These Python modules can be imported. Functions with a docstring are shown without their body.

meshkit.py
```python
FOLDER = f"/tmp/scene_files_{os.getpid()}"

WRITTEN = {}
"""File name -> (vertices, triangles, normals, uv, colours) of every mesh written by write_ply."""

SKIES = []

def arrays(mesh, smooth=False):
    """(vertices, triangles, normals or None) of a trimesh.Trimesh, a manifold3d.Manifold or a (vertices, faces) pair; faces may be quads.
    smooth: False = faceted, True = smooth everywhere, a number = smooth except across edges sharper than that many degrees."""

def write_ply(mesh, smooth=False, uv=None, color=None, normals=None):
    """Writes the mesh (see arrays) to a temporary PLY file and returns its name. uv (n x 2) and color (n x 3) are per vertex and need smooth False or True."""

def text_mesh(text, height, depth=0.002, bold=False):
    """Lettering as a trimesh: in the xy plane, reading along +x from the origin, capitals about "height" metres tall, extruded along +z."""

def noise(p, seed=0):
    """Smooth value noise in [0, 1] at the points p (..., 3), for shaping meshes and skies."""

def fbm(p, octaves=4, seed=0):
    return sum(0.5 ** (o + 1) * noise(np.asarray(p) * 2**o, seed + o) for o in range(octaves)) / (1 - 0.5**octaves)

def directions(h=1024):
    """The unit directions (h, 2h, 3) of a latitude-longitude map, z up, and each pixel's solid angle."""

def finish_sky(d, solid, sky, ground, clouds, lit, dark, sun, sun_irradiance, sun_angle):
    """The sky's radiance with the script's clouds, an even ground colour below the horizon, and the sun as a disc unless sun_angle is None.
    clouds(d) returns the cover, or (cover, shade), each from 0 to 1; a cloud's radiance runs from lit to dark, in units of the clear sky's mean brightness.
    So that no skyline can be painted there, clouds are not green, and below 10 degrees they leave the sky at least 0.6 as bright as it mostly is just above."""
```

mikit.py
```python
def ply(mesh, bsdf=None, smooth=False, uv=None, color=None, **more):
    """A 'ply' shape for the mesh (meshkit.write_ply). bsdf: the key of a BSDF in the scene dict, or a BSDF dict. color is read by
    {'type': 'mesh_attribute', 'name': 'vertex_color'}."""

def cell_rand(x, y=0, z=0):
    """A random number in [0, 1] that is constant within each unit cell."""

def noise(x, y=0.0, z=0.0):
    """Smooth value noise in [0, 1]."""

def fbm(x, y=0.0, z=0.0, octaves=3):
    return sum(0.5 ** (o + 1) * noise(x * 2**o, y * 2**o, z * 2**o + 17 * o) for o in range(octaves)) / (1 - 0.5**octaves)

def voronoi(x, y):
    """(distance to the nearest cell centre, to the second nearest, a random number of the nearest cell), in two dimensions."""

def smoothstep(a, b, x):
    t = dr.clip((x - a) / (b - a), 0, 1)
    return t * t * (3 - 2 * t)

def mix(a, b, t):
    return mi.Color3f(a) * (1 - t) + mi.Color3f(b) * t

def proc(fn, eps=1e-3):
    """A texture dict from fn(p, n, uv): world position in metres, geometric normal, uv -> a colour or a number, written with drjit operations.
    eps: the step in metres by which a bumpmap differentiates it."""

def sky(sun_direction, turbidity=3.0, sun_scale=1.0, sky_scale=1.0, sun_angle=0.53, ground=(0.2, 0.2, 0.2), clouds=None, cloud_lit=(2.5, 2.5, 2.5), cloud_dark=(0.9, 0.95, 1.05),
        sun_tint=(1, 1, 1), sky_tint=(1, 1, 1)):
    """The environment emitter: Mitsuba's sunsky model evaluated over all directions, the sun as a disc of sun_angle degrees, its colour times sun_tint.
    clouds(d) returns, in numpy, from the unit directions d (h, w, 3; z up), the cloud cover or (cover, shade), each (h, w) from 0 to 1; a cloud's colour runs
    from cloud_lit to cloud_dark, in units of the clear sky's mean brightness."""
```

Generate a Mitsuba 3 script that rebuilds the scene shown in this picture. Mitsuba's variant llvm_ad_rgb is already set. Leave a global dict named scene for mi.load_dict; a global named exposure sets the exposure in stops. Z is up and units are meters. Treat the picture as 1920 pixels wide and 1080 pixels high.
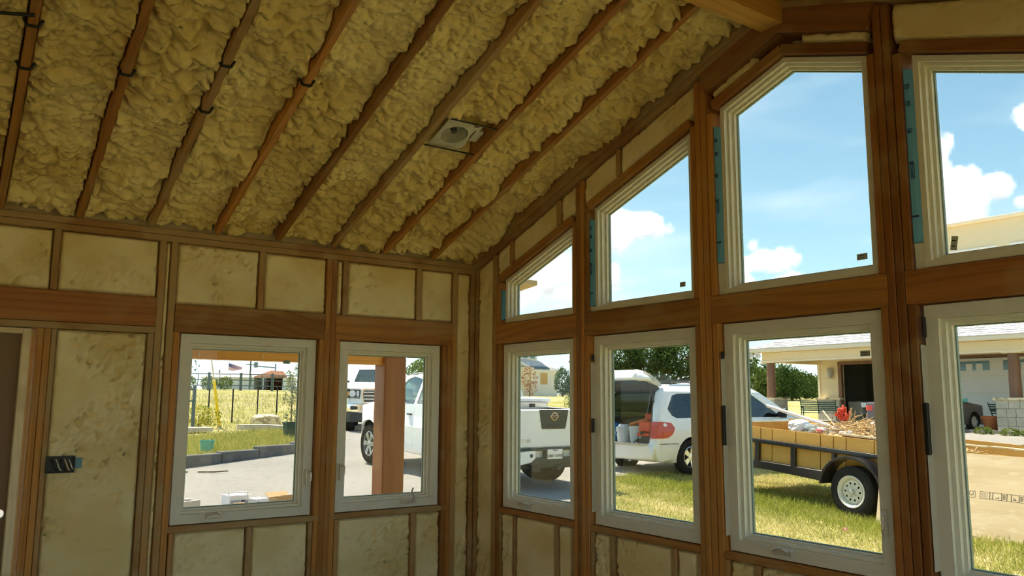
import math, random
import numpy as np
import trimesh, manifold3d as m3, shapely
import shapely.geometry as sg
from shapely import affinity
from scipy.interpolate import RBFInterpolator
from scipy.spatial import cKDTree
import drjit as dr
import mitsuba as mi
import mikit, meshkit
from mikit import noise, fbm, smoothstep, mix, cell_rand, voronoi, proc

T = mi.ScalarTransform4f
scene, labels = {}, {}
rng = np.random.default_rng(7)
R_ = random.Random(11)

# ------------------------------------------------------------------ camera, sky, exposure
exposure = 2.52
CAM = np.array([5.434, -3.455, 1.6])
_yaw, _pitch, _roll = np.radians([54.917, 7.925, 0.297])
FWD = np.array([-math.sin(_yaw) * math.cos(_pitch), math.cos(_yaw) * math.cos(_pitch), math.sin(_pitch)])
_r = np.array([math.cos(_yaw), math.sin(_yaw), 0]); _u = np.cross(_r, FWD)
UP = math.cos(_roll) * _u - math.sin(_roll) * _r
scene['camera'] = {'type': 'perspective', 'fov_axis': 'x', 'fov': math.degrees(2 * math.atan(960 / 1518.1)), 'near_clip': 0.05, 'far_clip': 2000.0,
                   'to_world': T().look_at(origin=CAM.tolist(), target=(CAM + FWD).tolist(), up=UP.tolist())}

SUN = np.array([-0.47, -0.07, 0.88])
# (azimuth, elevation, half width, half height, weight) in degrees: the cumulus clouds over the lawn
CLOUDS = [(135.97, 11.9, 2.6, 1.15, 1), (137.9, 11.2, 1.2, 2.0, 1), (137.7, 8.6, .9, 1.5, 1), (126.9, 9.2, 2.0, 1.5, 1), (128.4, 7.6, 1.3, 1.1, 1), (125.6, 8.0, 1.7, 1.0, 1),
          (115.4, 11.8, 2.4, 2.9, 1), (116.4, 15.2, 1.0, 1.6, 1), (113.4, 12.9, 1.6, 1.1, .9), (111.3, 17.0, .8, 1.0, 1), (112.0, 12.0, .7, .6, 1), (143, 9, 5.0, 3.4, .75), (150, 14, 6, 3, .8),
          (160, 10, 8, 4, .8), (172, 16, 9, 4, .8), (95, 14, 6, 3, .9), (80, 22, 8, 3, .9), (60, 12, 9, 3, .9), (40, 25, 9, 4, .9), (10, 14, 10, 4, .9), (-30, 20, 12, 5, .9),
          (-70, 12, 12, 4, .9), (-110, 24, 12, 5, .9), (-150, 14, 12, 4, .9), (100, 40, 10, 4, .8), (190, 30, 9, 4, .7), (-10, 45, 9, 5, .8)]


def clouds(d):
    az, el = np.degrees(np.arctan2(d[..., 1], d[..., 0])), np.degrees(np.arcsin(np.clip(d[..., 2], -1, 1)))
    n = .45 * meshkit.fbm(d * 17.0, 3, 3) + .55 * meshkit.fbm(d * 46.0, 4, 13)
    n2 = meshkit.fbm(d * np.array([7.0, 7.0, 26.0]), 4, 9)
    f, under = np.full(az.shape, -9.0), np.zeros(az.shape)
    for a, e, ra, re, w in CLOUDS:
        da = (az - a + 180) % 360 - 180
        q = (1 - np.sqrt((da * np.cos(np.radians(e)) / ra) ** 2 + ((el - e) / np.where(el < e, re * .75, re)) ** 2)) * w
        under = np.where(q > f, np.clip((e - el) / re * .5 + .45, 0, 1), under)
        f = np.maximum(f, q)
    cum = np.clip((f + 3.0 * (n - .5) + .02) / .22, 0, 1)
    veil = np.clip((n2 - .5) / .4, 0, 1) * .22 + .5 * np.exp(-np.maximum(el, 0) / 3.0)
    streak = np.exp(-((az - 143) / 6.0) ** 2) * np.exp(-((el - 8.5) / 3.5) ** 2) * np.clip((n2 - .35) / .3, 0, 1) * .8
    cover = np.maximum(cum, np.clip(veil + streak, 0, .9))
    shade = np.clip(under * 1.2 * np.clip((.62 - n) / .16, 0, 1), 0, .8) * np.clip(cum * 2 - .8, 0, 1)
    return cover, shade


scene['sky'] = mikit.sky(SUN, turbidity=3.0, sun_scale=1.0, sky_scale=1.0, ground=(.2, .19, .1), clouds=clouds, cloud_lit=(3.0, 3.0, 3.0), cloud_dark=(1.35, 1.4, 1.42), sky_tint=(1.12, 1.2, 1.0))


# ------------------------------------------------------------------ helpers
def rgb(c): return {'type': 'rgb', 'value': [float(x) for x in c]}


def mat(key, color, rough=.6, metallic=0.0, spec=.4, two=True, **k):
    b = {'type': 'principled', 'base_color': color if isinstance(color, dict) else rgb(color), 'roughness': rough, 'metallic': metallic, 'specular': spec, **k}
    scene[key] = {'type': 'twosided', 'bsdf': b} if two else b
    return key


def num(name):
    if not taken(name): return name
    i = 1
    while taken(f'{name}_{i:03d}'): i += 1
    return f'{name}_{i:03d}'


_used = set()


def taken(n): return n in _used


def claim(name):
    n = num(name); _used.add(n); return n


def tm(m):
    if isinstance(m, trimesh.Trimesh): return m
    if hasattr(m, 'to_mesh'):
        q = m.to_mesh(); return trimesh.Trimesh(np.array(q.vert_properties[:, :3], float), np.array(q.tri_verts), process=False)
    if isinstance(m, (list,)): return trimesh.util.concatenate([tm(x) for x in m])
    v, f = np.asarray(m[0], float), np.asarray(m[1], int)
    if f.shape[1] == 4: f = np.vstack([f[:, [0, 1, 2]], f[:, [0, 2, 3]]])
    return trimesh.Trimesh(v, f, process=False)


def put(key, m, bsdf, smooth=False, uv=None, color=None, M=None):
    """One entry of the scene; returns the key it got."""
    key = claim(key)
    m = tm(m)
    if M is not None: m = m.copy(); m.apply_transform(M)
    if len(m.faces) == 0: print('EMPTY', key); return key
    scene[key] = mikit.ply(m, bsdf, smooth=smooth, uv=uv, color=color)
    return key


def tag(key, label, cat, group=None, kind=None):
    d = {'label': label, 'category': cat}
    if group: d['group'] = group
    if kind: d['kind'] = kind
    labels[key] = d
    return key


def part(parent, name, m, bsdf, smooth=False, label=None, kind=None, **k):
    key = put(f'{parent}__{name}', m, bsdf, smooth, **k)
    d = {}
    if label: d['label'] = label
    if kind: d['kind'] = kind
    if d: labels[key] = d
    return key


def thing(name, label, cat, group=None, kind=None): return tag(claim(name), label, cat, group, kind)


def mat4(rot=None, t=(0, 0, 0)):
    m = np.eye(4)
    if rot is not None: m[:3, :3] = rot
    m[:3, 3] = t
    return m


def Rz(a): c, s = math.cos(a), math.sin(a); return np.array([[c, -s, 0], [s, c, 0], [0, 0, 1]])
def Ry(a): c, s = math.cos(a), math.sin(a); return np.array([[c, 0, s], [0, 1, 0], [-s, 0, c]])
def Rx(a): c, s = math.cos(a), math.sin(a); return np.array([[1, 0, 0], [0, c, -s], [0, s, c]])


def box(c, s, b=0.0):
    """Box of size s about c, with edges cut by b."""
    s = np.asarray(s, float) / 2
    if b <= 0:
        m = trimesh.creation.box(extents=2 * s); m.apply_translation(c); return m
    b = min(b, .45 * float(s.min()) * 2 / 2)
    pts = []
    for sx in (-1, 1):
        for sy in (-1, 1):
            for sz in (-1, 1):
                for k in range(3):
                    p = np.array([s[0] - b, s[1] - b, s[2] - b]); p[k] = s[k]
                    pts.append(p * (sx, sy, sz))
    m = tm(m3.Manifold.hull_points(np.array(pts))); m.apply_translation(c); return m


def cyl(p0, p1, r0, r1=None, n=16, cap=True):
    p0, p1 = np.asarray(p0, float), np.asarray(p1, float)
    r1 = r0 if r1 is None else r1
    d = p1 - p0; L = np.linalg.norm(d); d = d / L
    a = np.cross(d, [0, 0, 1.0] if abs(d[2]) < .9 else [1.0, 0, 0]); a /= np.linalg.norm(a); b = np.cross(d, a)
    t = np.arange(n) * 2 * np.pi / n
    ring = np.cos(t)[:, None] * a + np.sin(t)[:, None] * b
    v = np.vstack([p0 + r0 * ring, p1 + r1 * ring, [p0], [p1]])
    f = []
    for i in range(n):
        j = (i + 1) % n
        f += [[i, j, n + j], [i, n + j, n + i]]
        if cap: f += [[i, 2 * n, j], [n + i, n + j, 2 * n + 1]]
    m = trimesh.Trimesh(v, f, process=False); return m


def tube(pts, r, n=8):
    pts = [np.asarray(p, float) for p in pts]
    if np.isscalar(r): r = [r] * len(pts)
    return trimesh.util.concatenate([cyl(pts[i], pts[i + 1], r[i], r[i + 1], n) for i in range(len(pts) - 1)])


def lathe(prof, c=(0, 0, 0), n=32, axis='z'):
    prof = np.asarray(prof, float)
    t = np.arange(n) * 2 * np.pi / n
    v = np.stack([prof[:, None, 0] * np.cos(t), prof[:, None, 0] * np.sin(t), np.broadcast_to(prof[:, None, 1], (len(prof), n))], -1).reshape(-1, 3)
    f = []
    for i in range(len(prof) - 1):
        for j in range(n):
            k = (j + 1) % n
            f += [[i * n + j, i * n + k, (i + 1) * n + k], [i * n + j, (i + 1) * n + k, (i + 1) * n + j]]
    m = trimesh.Trimesh(v, f, process=False)
    if axis == 'y': m.apply_transform(mat4(Rx(-math.pi / 2)))
    if axis == 'x': m.apply_transform(mat4(Ry(math.pi / 2)))
    m.apply_translation(c); return m


def poly_ex(poly, depth):
    if isinstance(poly, (list, tuple, np.ndarray)): poly = sg.Polygon(poly)
    gs = [g for g in getattr(poly, 'geoms', [poly]) if g.geom_type == 'Polygon' and g.area > 1e-8]
    return trimesh.util.concatenate([trimesh.creation.extrude_polygon(g, depth, engine='earcut') for g in gs])


XZ = np.array([[1, 0, 0, 0], [0, 0, 1, 0], [0, 1, 0, 0], [0, 0, 0, 1.0]])     # (a, b, depth) -> (x, y = depth, z)
YZ = np.array([[0, 0, -1, 0], [1, 0, 0, 0], [0, 1, 0, 0], [0, 0, 0, 1.0]])    # (a, b, depth) -> (x = -depth, y, z)


def hull(pts, r=0.0, n=8):
    if r <= 0: return tm(m3.Manifold.hull_points(np.asarray(pts, float)))
    s = m3.Manifold.sphere(r, n)
    return tm(m3.Manifold.batch_hull([s.translate([float(x) for x in p]) for p in pts]))


_pid = [0]


def plank(p0, p1, w, h, side, coated=0, b=.003):
    """A sawn board from p0 to p1 (centre line): h along 'side', w across. Returns (mesh, uv): u runs with the grain, v = id + across."""
    p0, p1, side = (np.asarray(x, float) for x in (p0, p1, side))
    d = p1 - p0; L = np.linalg.norm(d); d /= L
    side = side - (side @ d) * d; side /= np.linalg.norm(side)
    o = np.cross(d, side)
    x, y = h / 2, w / 2
    sec = [(x, y - b), (x - b, y), (-x + b, y), (-x, y - b), (-x, -y + b), (-x + b, -y), (x - b, -y), (x, -y + b)]
    _pid[0] += 1
    idn = 2 * (_pid[0] * 7 % 97) + (1 if coated else 0)
    V, F, UV = [], [], []
    for i in range(8):
        a, c = sec[i], sec[(i + 1) % 8]
        q = [p0 + a[0] * side + a[1] * o, p0 + c[0] * side + c[1] * o, p1 + c[0] * side + c[1] * o, p1 + a[0] * side + a[1] * o]
        k = len(V); V += q
        va, vc = (i * .11) % .5, (i * .11) % .5 + math.hypot(a[0] - c[0], a[1] - c[1])
        UV += [(0, idn + va), (0, idn + vc), (L, idn + vc), (L, idn + va)]
        F += [[k, k + 1, k + 2], [k, k + 2, k + 3]]
    for e, p, rev in ((0, p0, 1), (1, p1, 0)):
        k = len(V); V += [p + a[0] * side + a[1] * o for a in sec]; UV += [(e * L, idn + .5 + .3 * (j % 3)) for j in range(8)]
        for j in range(1, 7): F.append([k, k + j + 1, k + j] if rev else [k, k + j, k + j + 1])
    m = trimesh.Trimesh(np.array(V), np.array(F), process=False)
    if m.volume < 0: m.invert()
    return m, np.array(UV)


def board(parent, name, p0, p1, w, h, side, bsdf='wood', coated=0, label=None, b=.003):
    m, uv = plank(p0, p1, w, h, side, coated, b)
    return part(parent, name, m, bsdf, uv=uv, label=label)


# ------------------------------------------------------------------ materials
def wood_fn(c_dark, c_mid, c_light, foamc=(.40, .285, .135)):
    def fn(p, n, uv):
        u, vv = uv.x, uv.y
        idn = dr.floor(vv); v = vv - idn
        rnd = cell_rand(idn, 3, 1)
        coat = idn - 2 * dr.floor(idn / 2)
        w = v * 17 + 3.4 * noise(u * 1.3 + rnd * 40, v * 5, 2) + rnd * 13
        ring = .5 + .5 * dr.sin(w * 6.2832)
        fine = noise(u * 5, v * 420, rnd * 50)
        k = cell_rand(dr.floor(u * 2.1 + rnd * 9), dr.floor(idn), 5)
        ku = (u * 2.1 + rnd * 9) - dr.floor(u * 2.1 + rnd * 9) - .5
        kv = v - (.03 + .12 * k)
        knot = (1 - smoothstep(.35, 1.0, dr.sqrt(dr.square(ku * 30) + dr.square(kv * 85)))) * dr.select(k > .62, 1.0, 0.0)
        c = mix(c_mid, c_light, smoothstep(.2, .9, fine * .45 + noise(u * .9, v * 9, rnd * 9) * .65))
        c = mix(c, c_dark, .26 * smoothstep(.60, 1.0, ring) + .1 * fine)
        c = c * (.70 + .55 * rnd)
        nk = dr.select(cell_rand(dr.floor(u * 13 + rnd * 7), idn, 8) > .93, 1.0, 0.0) * (1 - smoothstep(.3, 1.0, dr.sqrt(dr.square(((u * 13 + rnd * 7) - dr.floor(u * 13 + rnd * 7) - .5) * 14) + dr.square((v - .02 - .08 * cell_rand(dr.floor(u * 13 + rnd * 7), idn, 9)) * 190))))
        c = mix(c, mi.Color3f(.035, .015, .006), .85 * dr.maximum(knot, nk * .9))
        m = smoothstep(.50, .74, fbm(p.x * 5 + 3, p.y * 5, p.z * 5, 3)) * .3
        m = m + coat * (.30 + .5 * smoothstep(.38, .62, fbm(p.x * 4, p.y * 4 + 9, p.z * 4, 3)))
        return mix(c, foamc, dr.minimum(m, .8))
    return fn


mat('wood', proc(wood_fn((.17, .055, .010), (.34, .135, .026), (.50, .235, .055))), .55, spec=.3)
mat('wood_red', proc(wood_fn((.13, .035, .008), (.25, .085, .018), (.34, .135, .032))), .55, spec=.3)
mat('wood_bright', proc(wood_fn((.35, .14, .02), (.60, .29, .055), (.72, .40, .10))), .5, spec=.3)


def foam_color(p, n, uv):
    a = fbm(p.x * 3.1, p.y * 3.1 + 5, p.z * 3.1, 3)
    b = fbm(p.x * 28, p.y * 28, p.z * 28 + 9, 2)
    c = mix((.73, .585, .275), (.86, .75, .45), smoothstep(.3, .7, a))
    c = mix(c, (.60, .43, .18), .25 * smoothstep(.60, .74, b) * smoothstep(.4, .6, fbm(p.x * 7, p.y * 7, p.z * 7 + 3, 2)))
    return c


def foam_bump(p, n, uv): return fbm(p.x * 60, p.y * 60, p.z * 60, 3)


_fc = proc(foam_color)
scene['foam'] = {'type': 'twosided', 'bsdf': {'type': 'bumpmap', 'arbitrary': proc(foam_bump), 'scale': .006, 'bsdf': {'type': 'principled', 'base_color': _fc, 'roughness': .8, 'specular': .2}}}


def ceil_color(p, n, uv):
    a = fbm(p.x * 2.1, p.y * 2.1 + 5, p.z * 2.1, 3)
    b = fbm(p.x * 24, p.y * 24, p.z * 24 + 9, 2)
    c = mix((.66, .50, .17), (.80, .66, .29), smoothstep(.3, .7, a))
    return mix(c, (.55, .38, .11), .25 * smoothstep(.58, .74, b))


scene['foam_lumpy'] = {'type': 'twosided', 'bsdf': {'type': 'bumpmap', 'arbitrary': proc(lambda p, n, uv: fbm(p.x * 55, p.y * 40, p.z * 55, 3)), 'scale': .010, 'bsdf': {'type': 'principled', 'base_color': proc(ceil_color), 'roughness': .42, 'specular': .5}}}
mat('vinyl', (.72, .70, .60), .4, spec=.4)
mat('spacer', (.22, .30, .27), .4)
mat('vinyl_dark', (.55, .53, .45), .35)
mat('hardware', (.62, .58, .50), .3, .3)
mat('steel', (.62, .62, .60), .32, .9)
mat('galv', proc(lambda p, n, uv: mix((.52, .52, .46), (.70, .69, .60), fbm(p.x * 40, p.y * 40, p.z * 40, 2))), .45, .55)
mat('black', (.012, .012, .013), .45)
mat('black_gloss', (.015, .015, .017), .2, spec=.6)
scene['rubber'] = {'type': 'twosided', 'bsdf': {'type': 'diffuse', 'reflectance': rgb((.03, .03, .03))}}
mat('wrap_blue', (.12, .36, .62), .5)
mat('wrap_white', (.52, .50, .43), .5)
mat('navy', (.02, .045, .17), .5)
mat('sticker', (.40, .42, .34), .6)
mat('ink', (.03, .03, .03), .7)
mat('tape_blue', (.15, .30, .36), .6)
scene['pane'] = {'type': 'thindielectric', 'int_ior': 1.5, 'specular_transmittance': rgb((.96, .985, .97)), 'specular_reflectance': rgb((.3, .3, .3))}
scene['car_glass'] = {'type': 'thindielectric', 'int_ior': 1.5, 'specular_transmittance': rgb((.66, .76, .70))}
scene['car_glass_dark'] = {'type': 'thindielectric', 'int_ior': 1.5, 'specular_transmittance': rgb((.13, .17, .165))}
mat('sheathing', (.55, .42, .25), .8)
mat('siding', (.78, .68, .46), .75)
mat('siding_shade', (.74, .70, .60), .75)  # greyer siding copy: shade of the front faces put into the colour
mat('slab', proc(lambda p, n, uv: mix((.24, .22, .19), (.32, .30, .27), fbm(p.x * 3, p.y * 3, 1, 4))), .7)
mat('door_paint', (.20, .12, .055), .5)
mat('jamb_pine', proc(wood_fn((.60, .44, .22), (.74, .60, .36), (.80, .68, .46))), .5)


def grass_color(p, n, uv):
    a = fbm(p.x * .35, p.y * .35, 2, 4)
    b = fbm(p.x * 9, p.y * 9, 5, 3)
    g = mix((.27, .265, .075), (.44, .385, .185), smoothstep(.36, .66, a * .6 + b * .4))
    return mix(g, (.47, .40, .22), .55 * smoothstep(.55, .75, fbm(p.x * 1.3 + 7, p.y * 1.3, 4, 3)))


mat('grass_ground', proc(grass_color), .9, spec=.1)


def concrete_color(p, n, uv):
    a = fbm(p.x * .5, p.y * .5, 2, 4); b = fbm(p.x * 12, p.y * 12, 4, 3)
    c = mix((.24, .235, .215), (.32, .31, .285), a)
    return mix(c, (.19, .185, .16), .35 * smoothstep(.5, .8, b))


mat('concrete', proc(concrete_color), .85, spec=.15)
mat('vcol', {'type': 'mesh_attribute', 'name': 'vertex_color'}, .75, spec=.2)
scene['leaf'] = {'type': 'principledthin', 'base_color': {'type': 'mesh_attribute', 'name': 'vertex_color'}, 'roughness': .6, 'diff_trans': .6, 'spec_trans': 0.0}
mat('bark', proc(lambda p, n, uv: mix((.10, .07, .045), (.22, .17, .12), fbm(p.x * 9, p.y * 9, p.z * 3, 3))), .9)
mat('porch_wood', proc(lambda p, n, uv: mix((.20, .075, .022), (.32, .135, .042), fbm(p.x * 18, p.y * 18, p.z * 1.2, 3))), .55)
mat('log_wood', proc(lambda p, n, uv: mix((.15, .075, .045), (.27, .145, .09), fbm(p.x * 12, p.y * 12, p.z * .9, 3))), .55)
mat('car_white', (.86, .88, .88), .18, spec=.6, clearcoat=.8)
mat('car_grey', (.10, .085, .09), .28, spec=.6, clearcoat=.5)
mat('trim_dark', (.05, .05, .052), .5)
mat('plastic_grey', (.05, .055, .052), .55)
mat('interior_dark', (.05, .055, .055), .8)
mat('interior_grey', (.16, .16, .15), .8)
mat('chrome', (.85, .85, .86), .12, 1.0)
mat('alloy', (.70, .71, .72), .25, .85)
mat('rim_white', (.66, .66, .60), .45)
mat('red_lens', (.55, .035, .025), .2, spec=.7)
mat('clear_lens', (.75, .77, .78), .12, spec=.8)
mat('amber_lens', (.75, .34, .06), .2)
mat('plate_white', (.86, .86, .84), .4)
mat('stone', proc(lambda p, n, uv: mix((.40, .37, .29), (.56, .53, .44), fbm(p.x * 6, p.y * 6, p.z * 6, 3))), .9)
mat('limestone', proc(lambda p, n, uv: mix((.36, .29, .17), (.78, .68, .46), smoothstep(.32, .62, fbm(p.x * 7, p.y * 7, p.z * 9, 3)))), .9)
mat('block', proc(lambda p, n, uv: mix((.075, .08, .082), (.19, .19, .18), fbm(p.x * 5, p.y * 5, p.z * 5, 3))), .9)
mat('cinder', (.52, .50, .45), .9)
mat('shingle', proc(lambda p, n, uv: mix((.42, .42, .43), (.66, .66, .67), cell_rand(dr.floor(p.x * 2.6), dr.floor((p.y - 25.28) / .19), 3) * .7 + .3 * noise(p.x * 30, p.y * 30, 2))), .9)
mat('fascia', (.80, .72, .55), .6)
mat('garage_white', (.80, .81, .79), .55)
mat('teal_glass', (.10, .22, .25), .15, spec=.8)
mat('metal_roof', (.10, .16, .19), .4, .4)
mat('osb', proc(lambda p, n, uv: mix((.44, .24, .05), (.62, .38, .10), fbm(p.x * 3 + p.y * 20, p.z * 9, p.y * 2, 4))), .75)


def ply_color(p, n, uv):
    a = fbm(p.x * 1.2, p.z * 14, 3, 4); b = fbm(p.x * 6, p.z * 26, 8, 3)
    c = mix((.68, .54, .34), (.76, .62, .42), smoothstep(.3, .7, a))
    return mix(c, (.82, .71, .52), .5 * smoothstep(.58, .72, b))


mat('plywood', proc(ply_color), .75, spec=.2)
mat('green_metal', (.022, .075, .05), .45)
mat('terracotta', (.44, .15, .055), .8)
mat('pot_green', (.035, .075, .055), .6)
mat('teal', (.12, .42, .34), .5)
mat('yellow', (.86, .62, .03), .45)
mat('cardboard', (.50, .36, .19), .85)
mat('white_box', (.86, .87, .88), .7)
mat('label_grey', (.42, .45, .52), .7)
mat('galv_fence', (.09, .13, .13), .6)
mat('rust', (.20, .075, .03), .8)
mat('barn_metal', proc(lambda p, n, uv: mix((.50, .55, .55), (.62, .66, .66), .5 + .5 * dr.sin(p.x * 9 + p.y * 9))), .5)
mat('bucket_grey', (.58, .62, .60), .5)
mat('tool_red', (.62, .075, .035), .45)
mat('tool_orange', (.72, .19, .05), .5)
mat('tool_blue', (.02, .16, .42), .5)
mat('bag_white', (.80, .82, .84), .45)
mat('bag_red', (.55, .12, .13), .5)
mat('tarp_grey', (.22, .27, .28), .6)
mat('vtwig', {'type': 'mesh_attribute', 'name': 'vertex_color'}, .9, spec=.1)
mat('twig', (.44, .32, .17), .9)
mat('pine', (.66, .50, .30), .7)
mat('pink', (.80, .32, .36), .6)
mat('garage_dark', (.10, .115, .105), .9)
mat('sign_green', (.16, .22, .18), .6)
mat('fabric_flag', {'type': 'mesh_attribute', 'name': 'vertex_color'}, .8)

# ------------------------------------------------------------------ the room: framing lumber, foam, windows
SL = .345                      # roof slope
RX, RW, RL = 2.944, 5.888, -7.32   # ridge line, room width, back wall


def zr(x): return 2.668 + SL * (RW / 2 - abs(x - RX))


for k, l, c in (('floor', 'bare concrete floor slab of the unfinished room', 'floor'), ('wall_left', 'eave wall with two casement windows, open studs and shaved spray foam', 'wall'),
                ('wall_right', 'gable wall of timber posts framing two rows of windows', 'wall'), ('ceiling', 'sloping ceiling of rafters with lumpy yellow spray foam between them', 'ceiling'),
                ('wall_back', 'rear gable wall behind the photographer with an unseen opening added for daylight', 'wall'), ('wall_far', 'eave wall behind the photographer with wide unseen openings added for daylight', 'wall')):
    thing(k, l, c, kind='structure')

part('floor', 'slab', box((RW / 2, (RL) / 2, -.06), (RW + .3, -RL + .3, .12)), 'slab')

# --- left wall (plane x = 0, boards run to x = -.14)
D = .14


def lw(name, y0, y1, z0, z1, coated=0, bsdf='wood', proud=0.0, depth=D):
    """A board of the left wall: y and z extents of its face."""
    if z1 - z0 > y1 - y0:
        return board('wall_left', name, (-depth / 2 + proud / 2, (y0 + y1) / 2, z0), (-depth / 2 + proud / 2, (y0 + y1) / 2, z1), y1 - y0, depth + proud, (1, 0, 0), bsdf, coated)
    return board('wall_left', name, (-depth / 2 + proud / 2, y0, (z0 + z1) / 2), (-depth / 2 + proud / 2, y1, (z0 + z1) / 2), z1 - z0, depth + proud, (1, 0, 0), bsdf, coated)


W1, W2 = (-2.222, -1.288, .817, 2.02), (-1.135, -.284, .817, 2.02)   # rough openings y0, y1, z0, z1
DOOR = (-3.98, -3.03, 0.0, 2.005)
lw('top_plate', RL, 0, 2.600, 2.640, 1); lw('top_plate', RL, 0, 2.642, 2.682, 1, bsdf='wood_red')
lw('bottom_plate', RL, DOOR[0], 0, .04); lw('bottom_plate', DOOR[1], 0, 0, .04)
lw('header', W1[0] - .038, -1.252, 2.023, 2.202); lw('header', -1.171, -.203, 2.023, 2.202)
lw('header', -4.10, -2.375, 2.050, 2.235, bsdf='wood_red'); lw('header_plate', -4.06, -2.375, 2.008, 2.048, 1)
lw('sill', W1[0] - .038, -1.25, .777, .815, 1); lw('sill', -1.172, -.245, .777, .815, 1)
for y, c in ((-1.2705, 0), (-1.1535, 0)): lw('trimmer', y - .0185, y + .0185, .04, 2.023, 0)
for y in (-1.2315, -1.1915): lw('stud', y - .0195, y + .0195, .04, 2.60, 0)
lw('trimmer', -2.262, -2.224, .04, 2.023, 0); lw('stud', -2.304, -2.264, .04, 2.60, 1); lw('stud', -2.374, -2.336, .04, 2.60, 1)
lw('trimmer', -.284, -.246, .04, 2.023, 0); lw('stud', -.244, -.204, .04, 2.023, 0); lw('stud', -.203, -.163, .04, 2.60, 1)
for y0, y1 in ((-1.736, -1.698), (-1.126, -1.088), (-.526, -.484)): lw('cripple', y0, y1, 2.204, 2.60, 1)
for y0, y1 in ((-2.216, -2.19), (-1.737, -1.701), (-1.318, -1.292), (-1.132, -1.104), (-.534, -.494)): lw('cripple', y0, y1, .04, .775, 1)
lw('cripple', -2.966, -2.93, 2.237, 2.60, 1)
lw('trimmer', -3.013, -2.977, .04, 2.006, 0); lw('stud', -2.975, -2.94, .04, 2.006, 0); lw('stud', -2.938, -2.912, .04, 2.006, 1)
lw('stud', -2.412, -2.377, .04, 2.006, 1)
for y in (-4.03, -4.07): lw('stud', y - .019, y + .019, .04, 2.05, 0)
for y in np.arange(-4.47, RL, -.406): lw('stud', y - .019, y + .019, .04, 2.60, 1)
lw('stud', -.038, 0, 0.0, 2.60, 1)


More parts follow.
